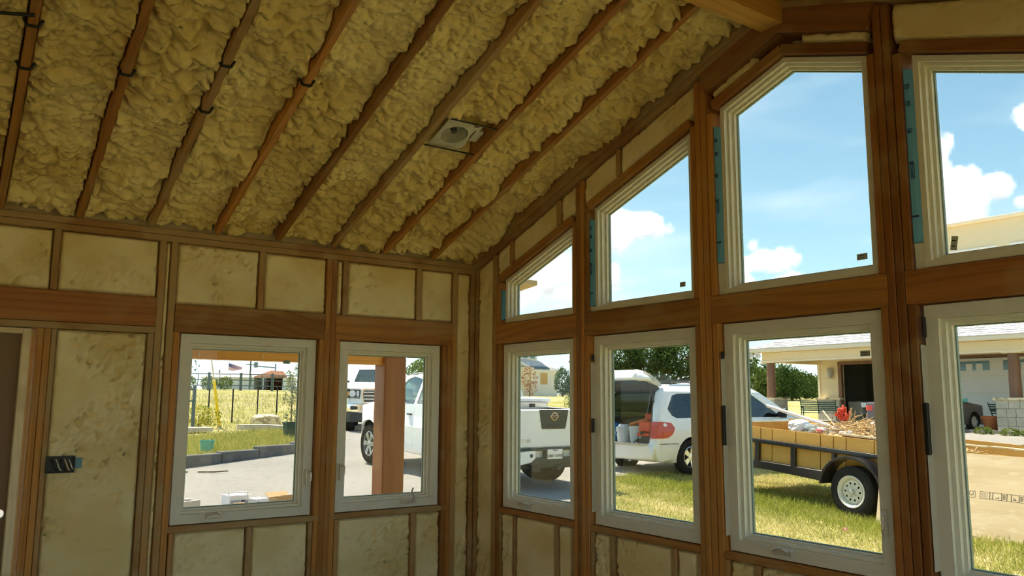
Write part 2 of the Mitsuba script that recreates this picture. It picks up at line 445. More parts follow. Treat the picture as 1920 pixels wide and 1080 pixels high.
def foam_panel(parent, a0, a1, b0, b1, place, seed, res=.011, rough=.5, lip=.012):
    """Shaved foam between boards: a grid over a in [a0, a1], b in [b0(a), b1(a)], pushed out of the wall by place(a, b, h)."""
    f0 = b0 if callable(b0) else (lambda a: np.full_like(a, b0)); f1 = b1 if callable(b1) else (lambda a: np.full_like(a, b1))
    bh = float(np.max(f1(np.array([a0, a1])) - f0(np.array([a0, a1]))))
    na, nb = max(6, int((a1 - a0) / res)), max(6, int(bh / res))
    A, Bt = np.meshgrid(np.linspace(a0, a1, na + 1), np.linspace(0, 1, nb + 1), indexing='ij')
    B = f0(A) + Bt * (f1(A) - f0(A))
    P = np.stack([A, B, np.full_like(A, seed * 3.7)], -1)
    n1 = meshkit.fbm(P * 3.0, 3, seed); n2 = meshkit.fbm(P * np.array([34, 34, 1]), 3, seed + 5)
    mask = np.clip((n1 - (.62 - .2 * rough)) / .12, 0, 1)
    edge = np.minimum.reduce([A - a0, a1 - A, B - f0(A), f1(A) - B])
    mask = np.maximum(mask, np.clip(1 - edge / .05, 0, 1) * np.clip((meshkit.fbm(P * 6, 2, seed + 9) - .5) / .1, 0, 1))
    h = .005 * (meshkit.fbm(P * 5, 2, seed + 2) - .5) - mask * .040 * np.abs(n2 - .45) * 2.2 + mask * .008
    h -= np.clip((n2 - .69) / .06, 0, 1) * .016 * np.clip((n1 - .45) / .1, 0, 1)
    h = h - .006
    wob = .014 * (meshkit.fbm(P * 17, 2, seed + 3))
    h = np.where(edge < 1e-6, -.05, h - np.clip(1 - (edge + .004 - wob) / lip, 0, 1) * .02)
    V = place(A, B, h).reshape(-1, 3)
    i, j = np.meshgrid(np.arange(na), np.arange(nb), indexing='ij'); s = nb + 1
    q = np.stack([i * s + j, (i + 1) * s + j, (i + 1) * s + j + 1, i * s + j + 1], -1).reshape(-1, 4)
    return part(parent, 'foam_bay', (V, q), 'foam', smooth=True)


def on_left(A, B, h): return np.stack([h, A, B], -1)
def on_gable(A, B, h): return np.stack([A, -h, B], -1)


_s = 1
for y0, y1, z0, z1, r in ((-4.05, -2.966, 2.237, 2.60, .3), (-2.93, -2.376, 2.237, 2.60, .7), (-2.336, -2.304, .04, 2.60, 1), (-2.264, -1.736, 2.204, 2.60, .7), (-1.698, -1.251, 2.204, 2.60, .3),
                          (-1.172, -1.126, 2.204, 2.60, .6), (-1.088, -.526, 2.204, 2.60, .15), (-.484, -.203, 2.204, 2.60, .1), (-.163, -.038, .04, 2.60, .4),
                          (-2.912, -2.412, .04, 2.006, .9), (-2.19, -1.737, .04, .775, .9), (-1.701, -1.318, .04, .775, .7), (-1.104, -.534, .04, .775, .9), (-.494, -.284, .04, .775, .5)):
    foam_panel('wall_left', y0, y1, z0, z1, on_left, _s, rough=r); _s += 1
for y in np.arange(-4.47, RL, -.406):
    foam_panel('wall_left', y + .019, y + .387 if y < -4.5 else -4.09, .04, 2.60, on_left, _s, res=.04); _s += 1

op = sg.box(RL - .2, -.15, .16, 2.95)
for o in (W1, W2, DOOR): op = op.difference(sg.box(o[0], o[2], o[1], o[3]))
M = YZ.copy(); M[0, 3] = -D - .002
part('wall_left', 'sheathing', poly_ex(op, .02), 'siding', M=M)

# --- gable wall (plane y = 0, boards run to y = .14)


def gw(name, x0, x1, z0, z1, coated=0, bsdf='wood', proud=0.0):
    if proud == 0: proud = R_.uniform(-.004, .003)
    y = D / 2 - proud / 2
    if z1 - z0 > x1 - x0: return board('wall_right', name, ((x0 + x1) / 2, y, z0), ((x0 + x1) / 2, y, z1), x1 - x0, D + proud, (0, 1, 0), bsdf, coated)
    return board('wall_right', name, (x0, y, (z0 + z1) / 2), (x1, y, (z0 + z1) / 2), z1 - z0, D + proud, (0, 1, 0), bsdf, coated)


SILL, HB, HT = .824, 2.027, 2.178
TOPB, TOPT = .283, .226        # sloped header under the roof line: bottom, top
cols = [(.353, 1.229), (1.392, 2.306), (2.472, 3.415), (3.578, 4.496), (4.659, 5.535)]
posts = [(1.229, 1.392), (2.306, 2.472), (3.415, 3.578), (4.496, 4.659)]
for i, (a, b) in enumerate(posts):
    s = (b - a) / 4; wd = s - .0035
    for k in (0, 3):
        gw('trimmer', a + k * s, a + k * s + wd, .04, HB - .001, 0, 'wood' if i < 2 else 'wood_red')
        e = [zr(a + k * s) - TOPB, zr(a + k * s + wd) - TOPB]
        gw('trimmer', a + k * s, a + k * s + wd, HT + .001, min(e) - .002, 0, 'wood' if i < 2 else 'wood_red')
    for k in (1, 2): gw('stud', a + k * s, a + k * s + wd, .04, min(zr(a + k * s), zr(a + k * s + wd)) - .042, 0, 'wood' if i < 2 else 'wood_red', proud=.004)
for x0, x1, top, c in ((.258, .304, zr(.258) - .04, 1), (RW - .304, RW - .258, zr(.258) - .04, 1)): gw('stud', x0, x1, .04, top, c)
for x0, x1 in ((.306, .351), (RW - .351, RW - .306)):
    gw('trimmer', x0, x1, .04, HB, 0); gw('trimmer', x0, x1, HT, zr(.306) - TOPB, 0)
for x0, x1 in ((0, .04), (RW - .04, RW)): gw('stud', x0, x1, 0, zr(0) - .03, 1)
for i, (a, b) in enumerate(cols):
    s = (posts[0][1] - posts[0][0]) / 4
    gw('header', a - (.046 if i == 0 else s), b + (.046 if i == 4 else s), HB, HT, 0, 'wood' if i < 3 else 'wood_red', proud=.003)
    gw('sill', a - (.0 if i == 0 else .0), b, SILL - .04, SILL - .002, 0)
    for x0, x1 in ((a + .002, a + .028), (a + (b - a) * .2, a + (b - a) * .2 + .036), (a + (b - a) * .76, a + (b - a) * .76 + .036), (b - .03, b - .002)):
        gw('cripple', x0, x1, .04, SILL - .042, 1)
    xs = [a + .002, a + .028, a + (b - a) * .2, a + (b - a) * .2 + .036, a + (b - a) * .76, a + (b - a) * .76 + .036, b - .03, b - .002]
    for k in (1, 3, 5):
        foam_panel('wall_right', xs[k], xs[k + 1], .04, SILL - .042, on_gable, _s, rough=.45); _s += 1
    # sloped head of the upper window, level boards under the rake
    if i != 2:
        th = TOPB - TOPT
        za, zb = zr(a), zr(b)
        sgn = 1 if i < 2 else -1
        board('wall_right', 'sloped_header', (a - .0, D / 2, za - (TOPB + TOPT) / 2), (b + .0, D / 2, zb - (TOPB + TOPT) / 2), th * .945, D + .004, (0, 1, 0), 'wood' if i < 2 else 'wood_red')
        cr = {0: ((.484, .524), (1.054, 1.098)), 1: ((1.676, 1.71),), 3: ((4.178, 4.212),), 4: ((4.79, 4.834), (5.364, 5.404))}[i]
        ends = [a - .04] + [v for c in cr for v in c] + [b + .04]
        for c0, c1 in cr: gw('cripple', c0, c1, max(zr(c0), zr(c1)) - TOPT, min(zr(c0), zr(c1)) - .04, 1)
        for k in range(0, len(ends), 2):
            foam_panel('wall_right', ends[k], ends[k + 1], lambda x: zr(x) - TOPT - .002, lambda x: zr(x) - .038, on_gable, _s, rough=.3); _s += 1
    else:
        for x0, x1 in ((a, RX), (RX, b)):
            board('wall_right', 'sloped_header', (x0, D / 2, zr(x0) - (TOPB + TOPT) / 2), (x1, D / 2, zr(x1) - (TOPB + TOPT) / 2), (TOPB - TOPT) * .945, D + .004, (0, 1, 0), 'wood_red')
            board('wall_right', 'rake_board', (x0 - (.04 if x0 == a else 0), D / 2 - .02, zr(x0) - .105 - (0.014 if x0 == a else 0)), (x1 + (.04 if x1 == b else 0), D / 2 - .02, zr(x1) - .105 - (.014 if x1 == b else 0)), .128, D + .02, (0, 1, 0), 'wood_red')
        foam_panel('wall_right', a, a + .30, lambda x: zr(x) - TOPT, lambda x: zr(x) - .165, on_gable, _s, rough=.9); _s += 1
        foam_panel('wall_right', b - .36, b, lambda x: zr(x) - TOPT, lambda x: zr(x) - .165, on_gable, _s, rough=.9); _s += 1
foam_panel('wall_right', .04, .258, .04, lambda x: zr(x) - .04, on_gable, _s, rough=.5); _s += 1
foam_panel('wall_right', RW - .258, RW - .04, .04, lambda x: zr(x) - .04, on_gable, _s, rough=.5); _s += 1
gw('bottom_plate', 0, RW, 0, .04)
for x0, x1 in ((0, RX), (RX, RW)):
    board('wall_right', 'rake_plate', (x0, D / 2 - .012, zr(x0) - .02), (x1, D / 2 - .012, zr(x1) - .02), .038, D + .03, (0, 1, 0), 'wood_red', 1)
# black membrane, wall edge flaps
for x, z0, z1, d in ((1.412, 1.40, 1.49, .03), (2.486, 1.37, 1.58, .03), (3.588, 1.38, 1.60, .04), (1.415, 1.86, 1.90, .02), (2.49, 1.83, 1.87, .02), (3.602, 1.88, 1.97, .02)):
    part('wall_right', 'membrane_flap', box((x, .012, (z0 + z1) / 2), (d * .5, .02, z1 - z0), .004), 'black', label='black membrane flap')

# --- windows: polygon of the rough opening in wall coordinates (a = along the wall, b = up)
win_n = [0]
POLYS = []


def window(poly, Mw, kind, label, gap=(.010, .010), stick=None, crank=None, lock=None, wrap=None):
    """Vinyl window set back in the wall; Mw maps (a, b, depth out of the room)."""
    win_n[0] += 1
    k = claim(f'window_{win_n[0]}')
    tag(k, label, 'window', kind='structure')
    x0, z0, x1, z1 = poly.bounds
    o = poly.intersection(sg.box(x0 + gap[0], z0, x1 - gap[1], z1 + 1)).buffer(-.004, join_style=2)
    def ring(p, a, b): return p.buffer(-a, join_style=2).difference(p.buffer(-b, join_style=2))
    def M2(d): m = Mw.copy(); m[:3, 3] += Mw[:3, 2] * d; return m
    w1, w2, w3 = (.058, .076, .088) if kind == 'casement' else (.026, .040, .053)
    part(k, 'frame', poly_ex(ring(o, 0, w1), .112), 'vinyl', M=M2(.030))
    part(k, 'sash', poly_ex(ring(o, w1 + .001, w2), .070), 'vinyl', M=M2(.056))
    part(k, 'glazing_bead', poly_ex(ring(o, w2 + .0005, w3), .040), 'vinyl', M=M2(.084))
    part(k, 'spacer', poly_ex(ring(o, w3 - .001, w3 + .006), .014), 'spacer', M=M2(.105))
    g = o.buffer(-w3 + .001, join_style=2)
    v = np.array([[*c, .115] for c in list(g.exterior.coords)[:-1]])
    f = np.array([[0, i, i + 1] for i in range(1, len(v) - 1)])
    part(k, 'pane', (v, f), 'pane', M=Mw)
    if stick is not None:
        a, b, w, h, rot = stick
        s = affinity.rotate(sg.box(a - w / 2, b - h / 2, a + w / 2, b + h / 2), rot)
        sk = part(k, 'sticker', poly_ex(s, .001), 'sticker', M=M2(.112), label='small printed label')
        for q in (-.22, .18):
            s2 = affinity.rotate(sg.box(a - w * .38, b + q * h - h * .04, a + w * .2, b + q * h + h * .04), rot, origin=(a, b))
            put(f'{sk}__print_line', poly_ex(s2, .0008), 'ink', M=M2(.1108))
    if crank is not None:
        a, b, up = crank
        ck = part(k, 'crank', M=Mw, m=hull([(a + sx * .052, b + sz * .011, .022 - dd) for sx in (-1, 1) for sz in (-1, 1) for dd in (0, .016)], .003), bsdf='hardware', label='folding crank')
        if up: pts = [(a + .03, b, -.002), (a + .022, b + .04, -.018), (a + .006, b + .075, -.022), (a + .012, b + .10, -.03)]
        else: pts = [(a + .035, b + .006, .0), (a + .005, b + .022, -.012), (a - .03, b + .014, -.012), (a - .05, b + .004, -.006)]
        put(f'{ck}__handle', tube(pts, [.008, .007, .006, .007]), 'hardware', smooth=40, M=Mw)
    if lock is not None:
        a, b = lock
        lk = part(k, 'lock', M=Mw, m=hull([(a + sx * .007, b + sz * .055, .02 - dd) for sx in (-1, 1) for sz in (-1, 1) for dd in (0, .014)], .003), bsdf='hardware', label='sash lock')
        put(f'{lk}__lever', tube([(a, b + .045, .0), (a + .014, b + .035, -.02), (a + .010, b - .02, -.025)], [.007, .006, .005]), 'hardware', smooth=40, M=Mw)
    if wrap is not None:
        col, za, zb = wrap
        m = hull([(x0 + .003, za, .012), (x0 + .003, zb, .012), (x0 + .003, za, .05), (x0 + .003, zb, .05), (x0 + gap[0] + .006, za + .01, .034), (x0 + gap[0] + .006, zb - .01, .034), (x0 + gap[0] + .006, za + .01, .05), (x0 + gap[0] + .006, zb - .01, .05), (x0 + .6 * gap[0], za, .018), (x0 + .6 * gap[0], zb, .018)])
        wk = part(k, 'wrap_flap', m, col, M=Mw, label='folded edge of house wrap')
        if col == 'wrap_blue' and zb - za > .3:
            for t, zz, hh in (('CO', .88, .022), ('OR', .78, .022), ('NU', .62, .022), ('TO', .36, .075)):
                tx = meshkit.text_mesh(t, hh, .0015, bold=True)
                tx.vertices[:, 0] *= (gap[0] - .012) / max(tx.bounds[1][0], 1e-6)
                tx.apply_translation((x0 + .007, za + zz * (zb - za), 0)); tx.vertices[:, 2] = .0105 + .006 * 0 + tx.vertices[:, 2] + .4 * np.abs(tx.vertices[:, 0] - x0 - .6 * gap[0]) * 0 - .002
                put(f'{wk}__print', tx, 'navy', M=Mw)
            part(k, 'wrap_flap', hull([(x0 + .003, z0, .02), (x0 + .003, za - .004, .014), (x0 + gap[0] + .006, z0, .034), (x0 + gap[0] + .006, za - .004, .034), (x0 + .003, z0, .05), (x0 + .003, za - .004, .05)]), 'wrap_white', M=Mw, label='white tail of the house wrap')
            put(f'{wk}__stripe', poly_ex(sg.box(x0 + .004, za + .14 * (zb - za), x0 + gap[0], za + .15 * (zb - za)), .004), 'navy', M=M2(.009))
    return k


def rect(a, b, c, d): return sg.box(a, c, b, d)


window(rect(W1[0], W1[1], W1[2], W1[3]), YZ, 'casement', 'wide casement window in the eave wall, its cardboard boxes and curb outside', stick=(-1.48, 1.86, .05, .024, 0), crank=(-1.94, .862, 0), lock=(-1.335, 1.07))
window(rect(W2[0], W2[1], W2[2], W2[3]), YZ, 'casement', 'casement window with raised crank, the porch post seen behind it', crank=(-.55, .862, 1), lock=(-1.092, 1.10))
look = ['the dark truck tailgate', 'the open minivan', 'the trailer wheel', 'the leaning plywood sheet', 'the far right jamb']
for i, (a, b) in enumerate(cols):
    window(rect(a, b, SILL, HB - .004), XZ, 'casement', f'lower gable window looking onto {look[i]}', gap=(.014, .010),
           stick={1: (2.15, 1.85, .045, .028, 0), 2: (3.26, 1.83, .05, .026, 0)}.get(i), crank={0: (.66, .868, 0), 2: (2.83, .868, 0)}.get(i), lock={2: (3.37, 1.07)}.get(i),
           wrap=('wrap_white', .9, 1.85) if i in (1, 2, 3) else None)
look = ['smallest triangular-topped gable window in the corner', 'second sloped upper gable window, one white cloud in it', 'peaked upper gable window under the ridge beam', 'upper gable window at the right showing the big cloud', 'upper gable window beyond the right edge']
for i, (a, b) in enumerate(cols):
    if i == 2: pl = sg.Polygon([(a, HT + .004), (b, HT + .004), (b, zr(b) - TOPB - .004), (RX, zr(RX) - TOPB - .004), (a, zr(a) - TOPB - .004)])
    else: pl = sg.Polygon([(a, HT + .004), (b, HT + .004), (b, zr(b) - TOPB - .004), (a, zr(a) - TOPB - .004)])
    window(pl, XZ, 'fixed', look[i], gap=(.034, .012), stick={1: (2.12, 2.29, .044, .028, 0), 2: (3.272, 2.292, .054, .03, 0), 3: (3.705, 2.29, .028, .062, -10)}.get(i),
           wrap=[('wrap_blue', 2.21, 2.44), ('wrap_blue', 2.22, 2.80), ('wrap_blue', 2.36, 3.14), ('wrap_blue', 2.30, 3.10), None][i])

op = sg.Polygon([(-.16, -.15), (RW + .16, -.15), (RW + .16, zr(0) + .1), (RX, zr(RX) + .12), (-.16, zr(0) + .1)])
for i, (a, b) in enumerate(cols):
    op = op.difference(sg.box(a, SILL, b, HB - .004))
    pts = [(a, HT + .004), (b, HT + .004), (b, zr(b) - TOPB - .004)] + ([(RX, zr(RX) - TOPB - .004)] if i == 2 else []) + [(a, zr(a) - TOPB - .004)]
    op = op.difference(sg.Polygon(pts))
M = XZ.copy(); M[1, 3] = D + .002
part('wall_right', 'sheathing', poly_ex(op, .02), 'siding', M=M)

# --- door at the left edge
k = claim('door_1'); tag(k, 'brown door slab with two empty lock holes, standing in a pale pine frame at the left edge', 'door', kind='structure')
slab = sg.box(DOOR[0] + .04, .012, -3.085, 1.975).difference(sg.Point(-3.118, .95).buffer(.027)).difference(sg.Point(-3.112, .78).buffer(.013))
M = YZ.copy(); M[0, 3] = -.075
part(k, 'slab', poly_ex(slab, .044), 'door_paint', M=M)
for y0, y1, z0, z1 in ((-3.083, -3.040, 0, 2.0), (DOOR[0] + .002, DOOR[0] + .04, 0, 2.0)):
    board(k, 'jamb', (-.055, (y0 + y1) / 2, z0), (-.055, (y0 + y1) / 2, z1), y1 - y0, .11, (1, 0, 0), 'jamb_pine')
board(k, 'head_jamb', (-.055, DOOR[0] + .04, 1.985), (-.055, -3.083, 1.985), .03, .11, (1, 0, 0), 'jamb_pine')
for z in (.3, 1.0, 1.75): part(k, 'hinge', cyl((-.022, DOOR[0] + .05, z - .05), (-.022, DOOR[0] + .05, z + .05), .008, n=8), 'hardware')

# --- electrical box with blue tape
k = thing('electrical_box', 'black electrical box with wires, set in the foam beside the door framing', 'electrical box')
bx = poly_ex(sg.box(-2.914, 1.172, -2.766, 1.268).difference(sg.box(-2.908, 1.178, -2.772, 1.262)), .07)
M = YZ.copy(); M[0, 3] = .022
part(k, 'body', bx, 'black', M=M)
part(k, 'back', box((.002, -2.84, 1.22), (.004, .14, .09)), 'black')
for j in range(5):
    y = -2.885 + .022 * j
    part(k, 'wire', tube([(.006, y, 1.25), (.016, y + .01, 1.225), (.020, y + .018, 1.20), (.012, y + .03, 1.185)], .004, 6), ['black_gloss', 'hardware', 'black_gloss', 'pine', 'hardware'][j], smooth=50)
part(k, 'tape', box((.006, -2.745, 1.225), (.003, .036, .062), .001), 'tape_blue', label='strip of blue tape')

# --- ceiling: rafters and lumpy foam
RAF = [-.021] + [-.41 - .406 * i for i in range(17)]
HOLE = (1.26, 1.56, -1.20, -.80)


def lumpy(x0, x1, ya, yb, side, seed, res):
    """Billowed foam of one bay: worley bubbles in two sizes on a bulging strip. s runs up the slope."""
    th = math.atan(SL); L = (x1 - x0) / math.cos(th)
    ns, nt = int(L / res), max(8, int((yb - ya) / res))
    S, Tt = np.meshgrid(np.linspace(0, L, ns + 1), np.linspace(ya, yb, nt + 1), indexing='ij')
    g = np.random.default_rng(seed)

    def bub(cell, jit, k=3):
        q = np.stack([S, Tt], -1).reshape(-1, 2)
        q = q + jit * (np.stack([meshkit.noise(np.c_[q * 18, np.full(len(q), seed)], 1), meshkit.noise(np.c_[q * 18, np.full(len(q), seed)], 2)], -1) - .5)
        pts = g.uniform([-cell * 2, ya - cell * 2], [L + cell * 2, yb + cell * 2], (int(.62 * (L + 4 * cell) * (yb - ya + 4 * cell) / cell ** 2), 2))
        hh = g.uniform(.3, 1.0, len(pts)); rr = cell * g.uniform(.6, 1.15, len(pts))
        st = np.array([1.0, .72])
        dd, ii = cKDTree(pts * st).query(q * st, k=k)
        e = hh[ii] * np.sqrt(np.clip(1 - (dd / rr[ii]) ** 2, 0, 1))
        return np.max(e, 1).reshape(S.shape)
    P = np.stack([S, Tt, np.full_like(S, seed * 1.3)], -1)
    big = meshkit.fbm(P * 3.2, 3, seed) - .5
    rough = np.clip(.55 + 1.5 * (meshkit.fbm(P * 2.3, 2, seed + 4) - .40), .4, 1.15)
    b1, b2, b3 = bub(.080, .07, 4), bub(.042, .05), bub(.021, .02)
    h = -.094 + .055 * big + rough * (.066 * (b1 - .1) + .056 * b2) + .026 * b3
    ed = np.minimum(Tt - ya, yb - Tt)
    over = np.clip((meshkit.fbm(P * 2.1, 2, seed + 7) - .60) / .08, 0, 1)
    cap = -.020 + 1.2 * np.clip(ed - .004, 0, 1) + .022 * over
    h = np.minimum(h, cap + .022 * b2)
    h = np.where(ed < 1e-6, -.12, h)
    X = S * math.cos(th)
    if side > 0:
        xa = x0 + X
        if HOLE[2] - .02 < ya < HOLE[3]:
            inside = np.clip(np.minimum(xa - HOLE[0], HOLE[1] - xa) / .02, 0, 1)
            h = h * (1 - inside) + inside * (-.13 + .02 * b1)
        V = np.stack([xa + h * math.sin(th), Tt, zr(0) + SL * (xa) - h * math.cos(th)], -1)
    else:
        xa = RW - x0 - X
        V = np.stack([xa - h * math.sin(th), Tt, zr(0) + SL * (RW - xa) - h * math.cos(th)], -1)
    i, j = np.meshgrid(np.arange(ns), np.arange(nt), indexing='ij'); s = nt + 1
    q = np.stack([i * s + j, i * s + j + 1, (i + 1) * s + j + 1, (i + 1) * s + j], -1).reshape(-1, 4)
    part('ceiling', 'foam_bay', (V.reshape(-1, 3), q if side > 0 else q[:, ::-1]), 'foam_lumpy', smooth=True)


th = math.atan(SL)
for i, y in enumerate(RAF):
    for sd in (1, -1):
        h = .2; off = h / 2
        def pt(x): 
            z = zr(0) + SL * x + off / math.cos(th) * 1.0
            return (x if sd > 0 else RW - x, y, z)
        if sd < 0 and y < -5.5 and False: continue
        board('ceiling', 'rafter', pt(.0), pt(RX - .002), .038, h, (-SL if sd > 0 else SL, 0, 1), 'wood' if i > 2 else 'wood', 1 if (i * 7) % 3 == 0 else 0)
for i in range(len(RAF) - 1):
    yb, ya = RAF[i] - .019, RAF[i + 1] + .019
    fine = i < 10
    lumpy(.0, RX, ya, yb, 1, 100 + i, .0068 if fine else .025)
    lumpy(.0, RX, ya, yb, -1, 200 + i, .03)
for sd in (1, -1):
    p = [(-.5, zr(0) - .5 * SL + .22), (RX, zr(RX) + .22), (RX, zr(RX) + .25), (-.5, zr(0) - .5 * SL + .25)]
    if sd < 0: p = [(RW - a, b) for a, b in p]
    M = XZ.copy(); M[1, 3] = RL - .3
    part('ceiling', 'roof_deck', poly_ex(p, -RL + .3 + .16 + .25), 'sheathing', M=M)
# blocking between the rafters over the top plates
part('ceiling', 'eave_blocking', box((-.10, RL / 2, 2.79), (.05, -RL, .22)), 'sheathing')
part('ceiling', 'eave_blocking', box((RW + .10, RL / 2, 2.79), (.05, -RL, .22)), 'sheathing')
board('ceiling', 'ridge_beam', (2.918, -.0, 3.55 + .105), (2.918, RL, 3.55 + .105), .135, .21, (0, 0, 1), 'wood_bright', label='bright yellow ridge beam')
# black loops stand in for dark drilled holes; the last one is a cable
for x, y in ((1.53, RAF[8]), (1.25, RAF[8]), (1.56, RAF[6]), (1.20, RAF[6]), (1.56, RAF[5]), (1.35, RAF[7])):
    z = zr(x)
    part('ceiling', 'cable', tube([(x - .008, y - .036, z + .03), (x, y - .021, z - .003), (x + .004, y + .021, z - .004), (x + .008, y + .038, z + .03)], .007, 8), 'black', smooth=50, label='short black loop standing in for a dark drilled hole')
part('ceiling', 'cable', tube([(1.60, RAF[9], zr(1.6) - .01), (1.585, RAF[9] + .2, zr(1.585) - .035), (1.6, RAF[8], zr(1.6) - .006)], .008, 8), 'black', smooth=50, label='black cable between two rafters')

# --- recessed light housing in the ceiling
k = thing('recessed_light', 'unfinished recessed light housing of grey metal hung between two rafters', 'light fixture')
ML = np.eye(4); ML[:3, :3] = np.array([[math.cos(th), 0, math.sin(th)], [0, 1, 0], [math.sin(th), 0, -math.cos(th)]]); ML[:3, 3] = (1.41, -1.0, zr(1.41))   # local: x up the slope, y across, z into the room
hole = sg.Point(-.005, -.045).buffer(.082, 24)
pl = sg.Polygon([(-.13, -.155), (.13, -.155), (.13, .0), (.085, .055), (.02, .05), (-.07, .07), (-.13, .06)]).difference(hole)
m = poly_ex(pl, .0025); m.apply_translation((0, 0, -.03)); part(k, 'mounting_plate', m, 'galv', M=ML)
can = lathe([(.082, -.028), (.082, -.10), (.079, -.10), (.079, -.028)], (-.005, -.045, 0), 36); part(k, 'can', can, 'galv', smooth=40, M=ML)
m = lathe([(.0, -.101), (.082, -.101), (.082, -.099), (0, -.099)], (-.005, -.045, 0), 36); part(k, 'can_top', m, 'galv', M=ML)
part(k, 'socket', lathe([(0, -.05), (.019, -.05), (.021, -.098), (0, -.098)], (-.005, -.045, 0), 20), 'plastic_grey', smooth=40, M=ML)
for x in (-.138, .138):
    part(k, 'hanger_bar', box((x, .0, -.018), (.005, .37, .008)), 'black_gloss', M=ML, label='thin hanger bar')
part(k, 'junction_box', box((0, .105, -.07), (.10, .06, .055), .004), 'galv', M=ML)
part(k, 'bracket', hull([(.09, .04, -.028), (.12, .075, -.028), (.05, .085, -.028), (.09, .04, -.034), (.12, .075, -.034), (.05, .085, -.034)]), 'galv', M=ML)
for x, y in ((-.1, -.13), (.1, -.13), (-.1, .03)): part(k, 'screw', cyl((x, y, -.031), (x, y, -.024), .005, n=8), 'steel', M=ML)

# --- walls behind the photographer, openings added and sized to brighten the room
op = sg.Polygon([(0, 0), (RW, 0), (RW, zr(0) + .1), (RX, zr(RX) + .1), (0, zr(0) + .1)])
op = op.difference(sg.box(3.6, .0, 4.6, 2.05))
M = XZ.copy(); M[1, 3] = RL - .12
part('wall_back', 'foam_layer', poly_ex(op, .12), 'foam', M=M)
op = sg.box(RL - .1, 0, .15, 2.75)
for a, b in ((-6.9, -3.85), (-3.3, -.3)): op = op.difference(sg.box(a, .0, b, 2.45))
M = YZ.copy(); M[0, 3] = RW + .12
part('wall_far', 'foam_layer', poly_ex(op, .12), 'foam', M=M)

# ------------------------------------------------------------------ the ground outside
_A = np.array([(1, 0, -.14), (1, 3, -.1), (-1.3, 7.3, -.01), (3, 7, -.06), (3, -4, -.16), (-6.1, 9.1, .18), (-4.5, 4.2, .10), (-2, 0, -.06), (-2, -5, -.1), (-16.7, 6.6, .66), (-27, 5.1, .76), (-24, 3, .62), (-17, 26, .75), (-8, 27, .6),
               (4, 28, .5), (-55, 15, 2.25), (-55, 30, 2.2), (-55, 0, 2.2), (-14, 1, .35), (-12, -2, .2), (-62, 48, 2.0), (-118, 31, 2.95), (-112, 40, 2.75), (-41, 60, 1.85), (-27, 29, 1.05), (-62, 94, 2.3), (0, 60, 1.0), (30, 60, .8), (30, 0, -.14),
               (-140, -40, 3.0), (-140, 120, 2.6), (40, 120, 1.2), (-90, -40, 2.3), (-30, -40, .6), (20, -40, -.14), (-9, 16, .42)], float)
_rb = RBFInterpolator(_A[:, :2], _A[:, 2], kernel='linear', smoothing=.4)


def zgs(P): return _rb(np.asarray(P, float).reshape(-1, 2))
def zg(x, y): return float(zgs([[x, y]])[0])


xs = np.unique(np.concatenate([np.arange(-140, -40, 5.0), np.arange(-40, -15, 1.0), np.arange(-15, 8, .35), np.arange(8, 41, 3.0)]))
ys = np.unique(np.concatenate([np.arange(-40, -8, 3.0), np.arange(-8, 13, .35), np.arange(13, 34, 1.0), np.arange(34, 125, 6.0)]))
GX, GY = np.meshgrid(xs, ys, indexing='ij')
pp = np.c_[GX.ravel(), GY.ravel()]
near = np.exp(-((pp[:, 0] + 4) / 14) ** 2 - ((pp[:, 1] - 5) / 14) ** 2)
GZ = zgs(pp) + .035 * (meshkit.fbm(np.c_[pp * .8, np.zeros(len(pp))], 3, 5) - .5) * (1 - near)
i, j = np.meshgrid(np.arange(len(xs) - 1), np.arange(len(ys) - 1), indexing='ij'); s = len(ys)
q = np.stack([i * s + j, (i + 1) * s + j, (i + 1) * s + j + 1, i * s + j + 1], -1).reshape(-1, 4)
k = put('ground', (np.c_[pp, GZ], q), 'grass_ground', smooth=True); tag(k, 'sloping dry grass field and lawn around the building site', 'ground', kind='structure')

DRIVE = sg.Polygon([(-9.6, -6), (-11.35, .5), (-12.8, 3.3), (-16.5, 5.9), (-24, 9.5), (-30, 13), (-27, 17), (-18, 14), (-17, 24.0), (-17.3, 29.4), (-4, 29.4), (-4.5, 23), (-6.3, 18), (-6.2, 7.0), (-5.75, 6.2), (-4.4, 5.1), (-3.5, 4.25), (-2.75, 3.6), (-2.5, 2.0), (-2.5, -6)])
cells = []
for x in np.arange(-30, -2, .7):
    for y in np.arange(-6, 30, .7):
        c = DRIVE.intersection(sg.box(x, y, x + .7, y + .7))
        for g in getattr(c, 'geoms', [c]):
            if g.geom_type == 'Polygon' and g.area > 1e-5: cells.append(trimesh.creation.triangulate_polygon(g, engine='earcut'))
v = np.vstack([c[0] for c in cells]); o = np.cumsum([0] + [len(c[0]) for c in cells]); f = np.vstack([c[1] + a for c, a in zip(cells, o)])
k = put('driveway', (np.c_[v, zgs(v) + .022], f), 'concrete'); tag(k, 'pale concrete driveway between the house, the curb and the garage', 'driveway', kind='structure')

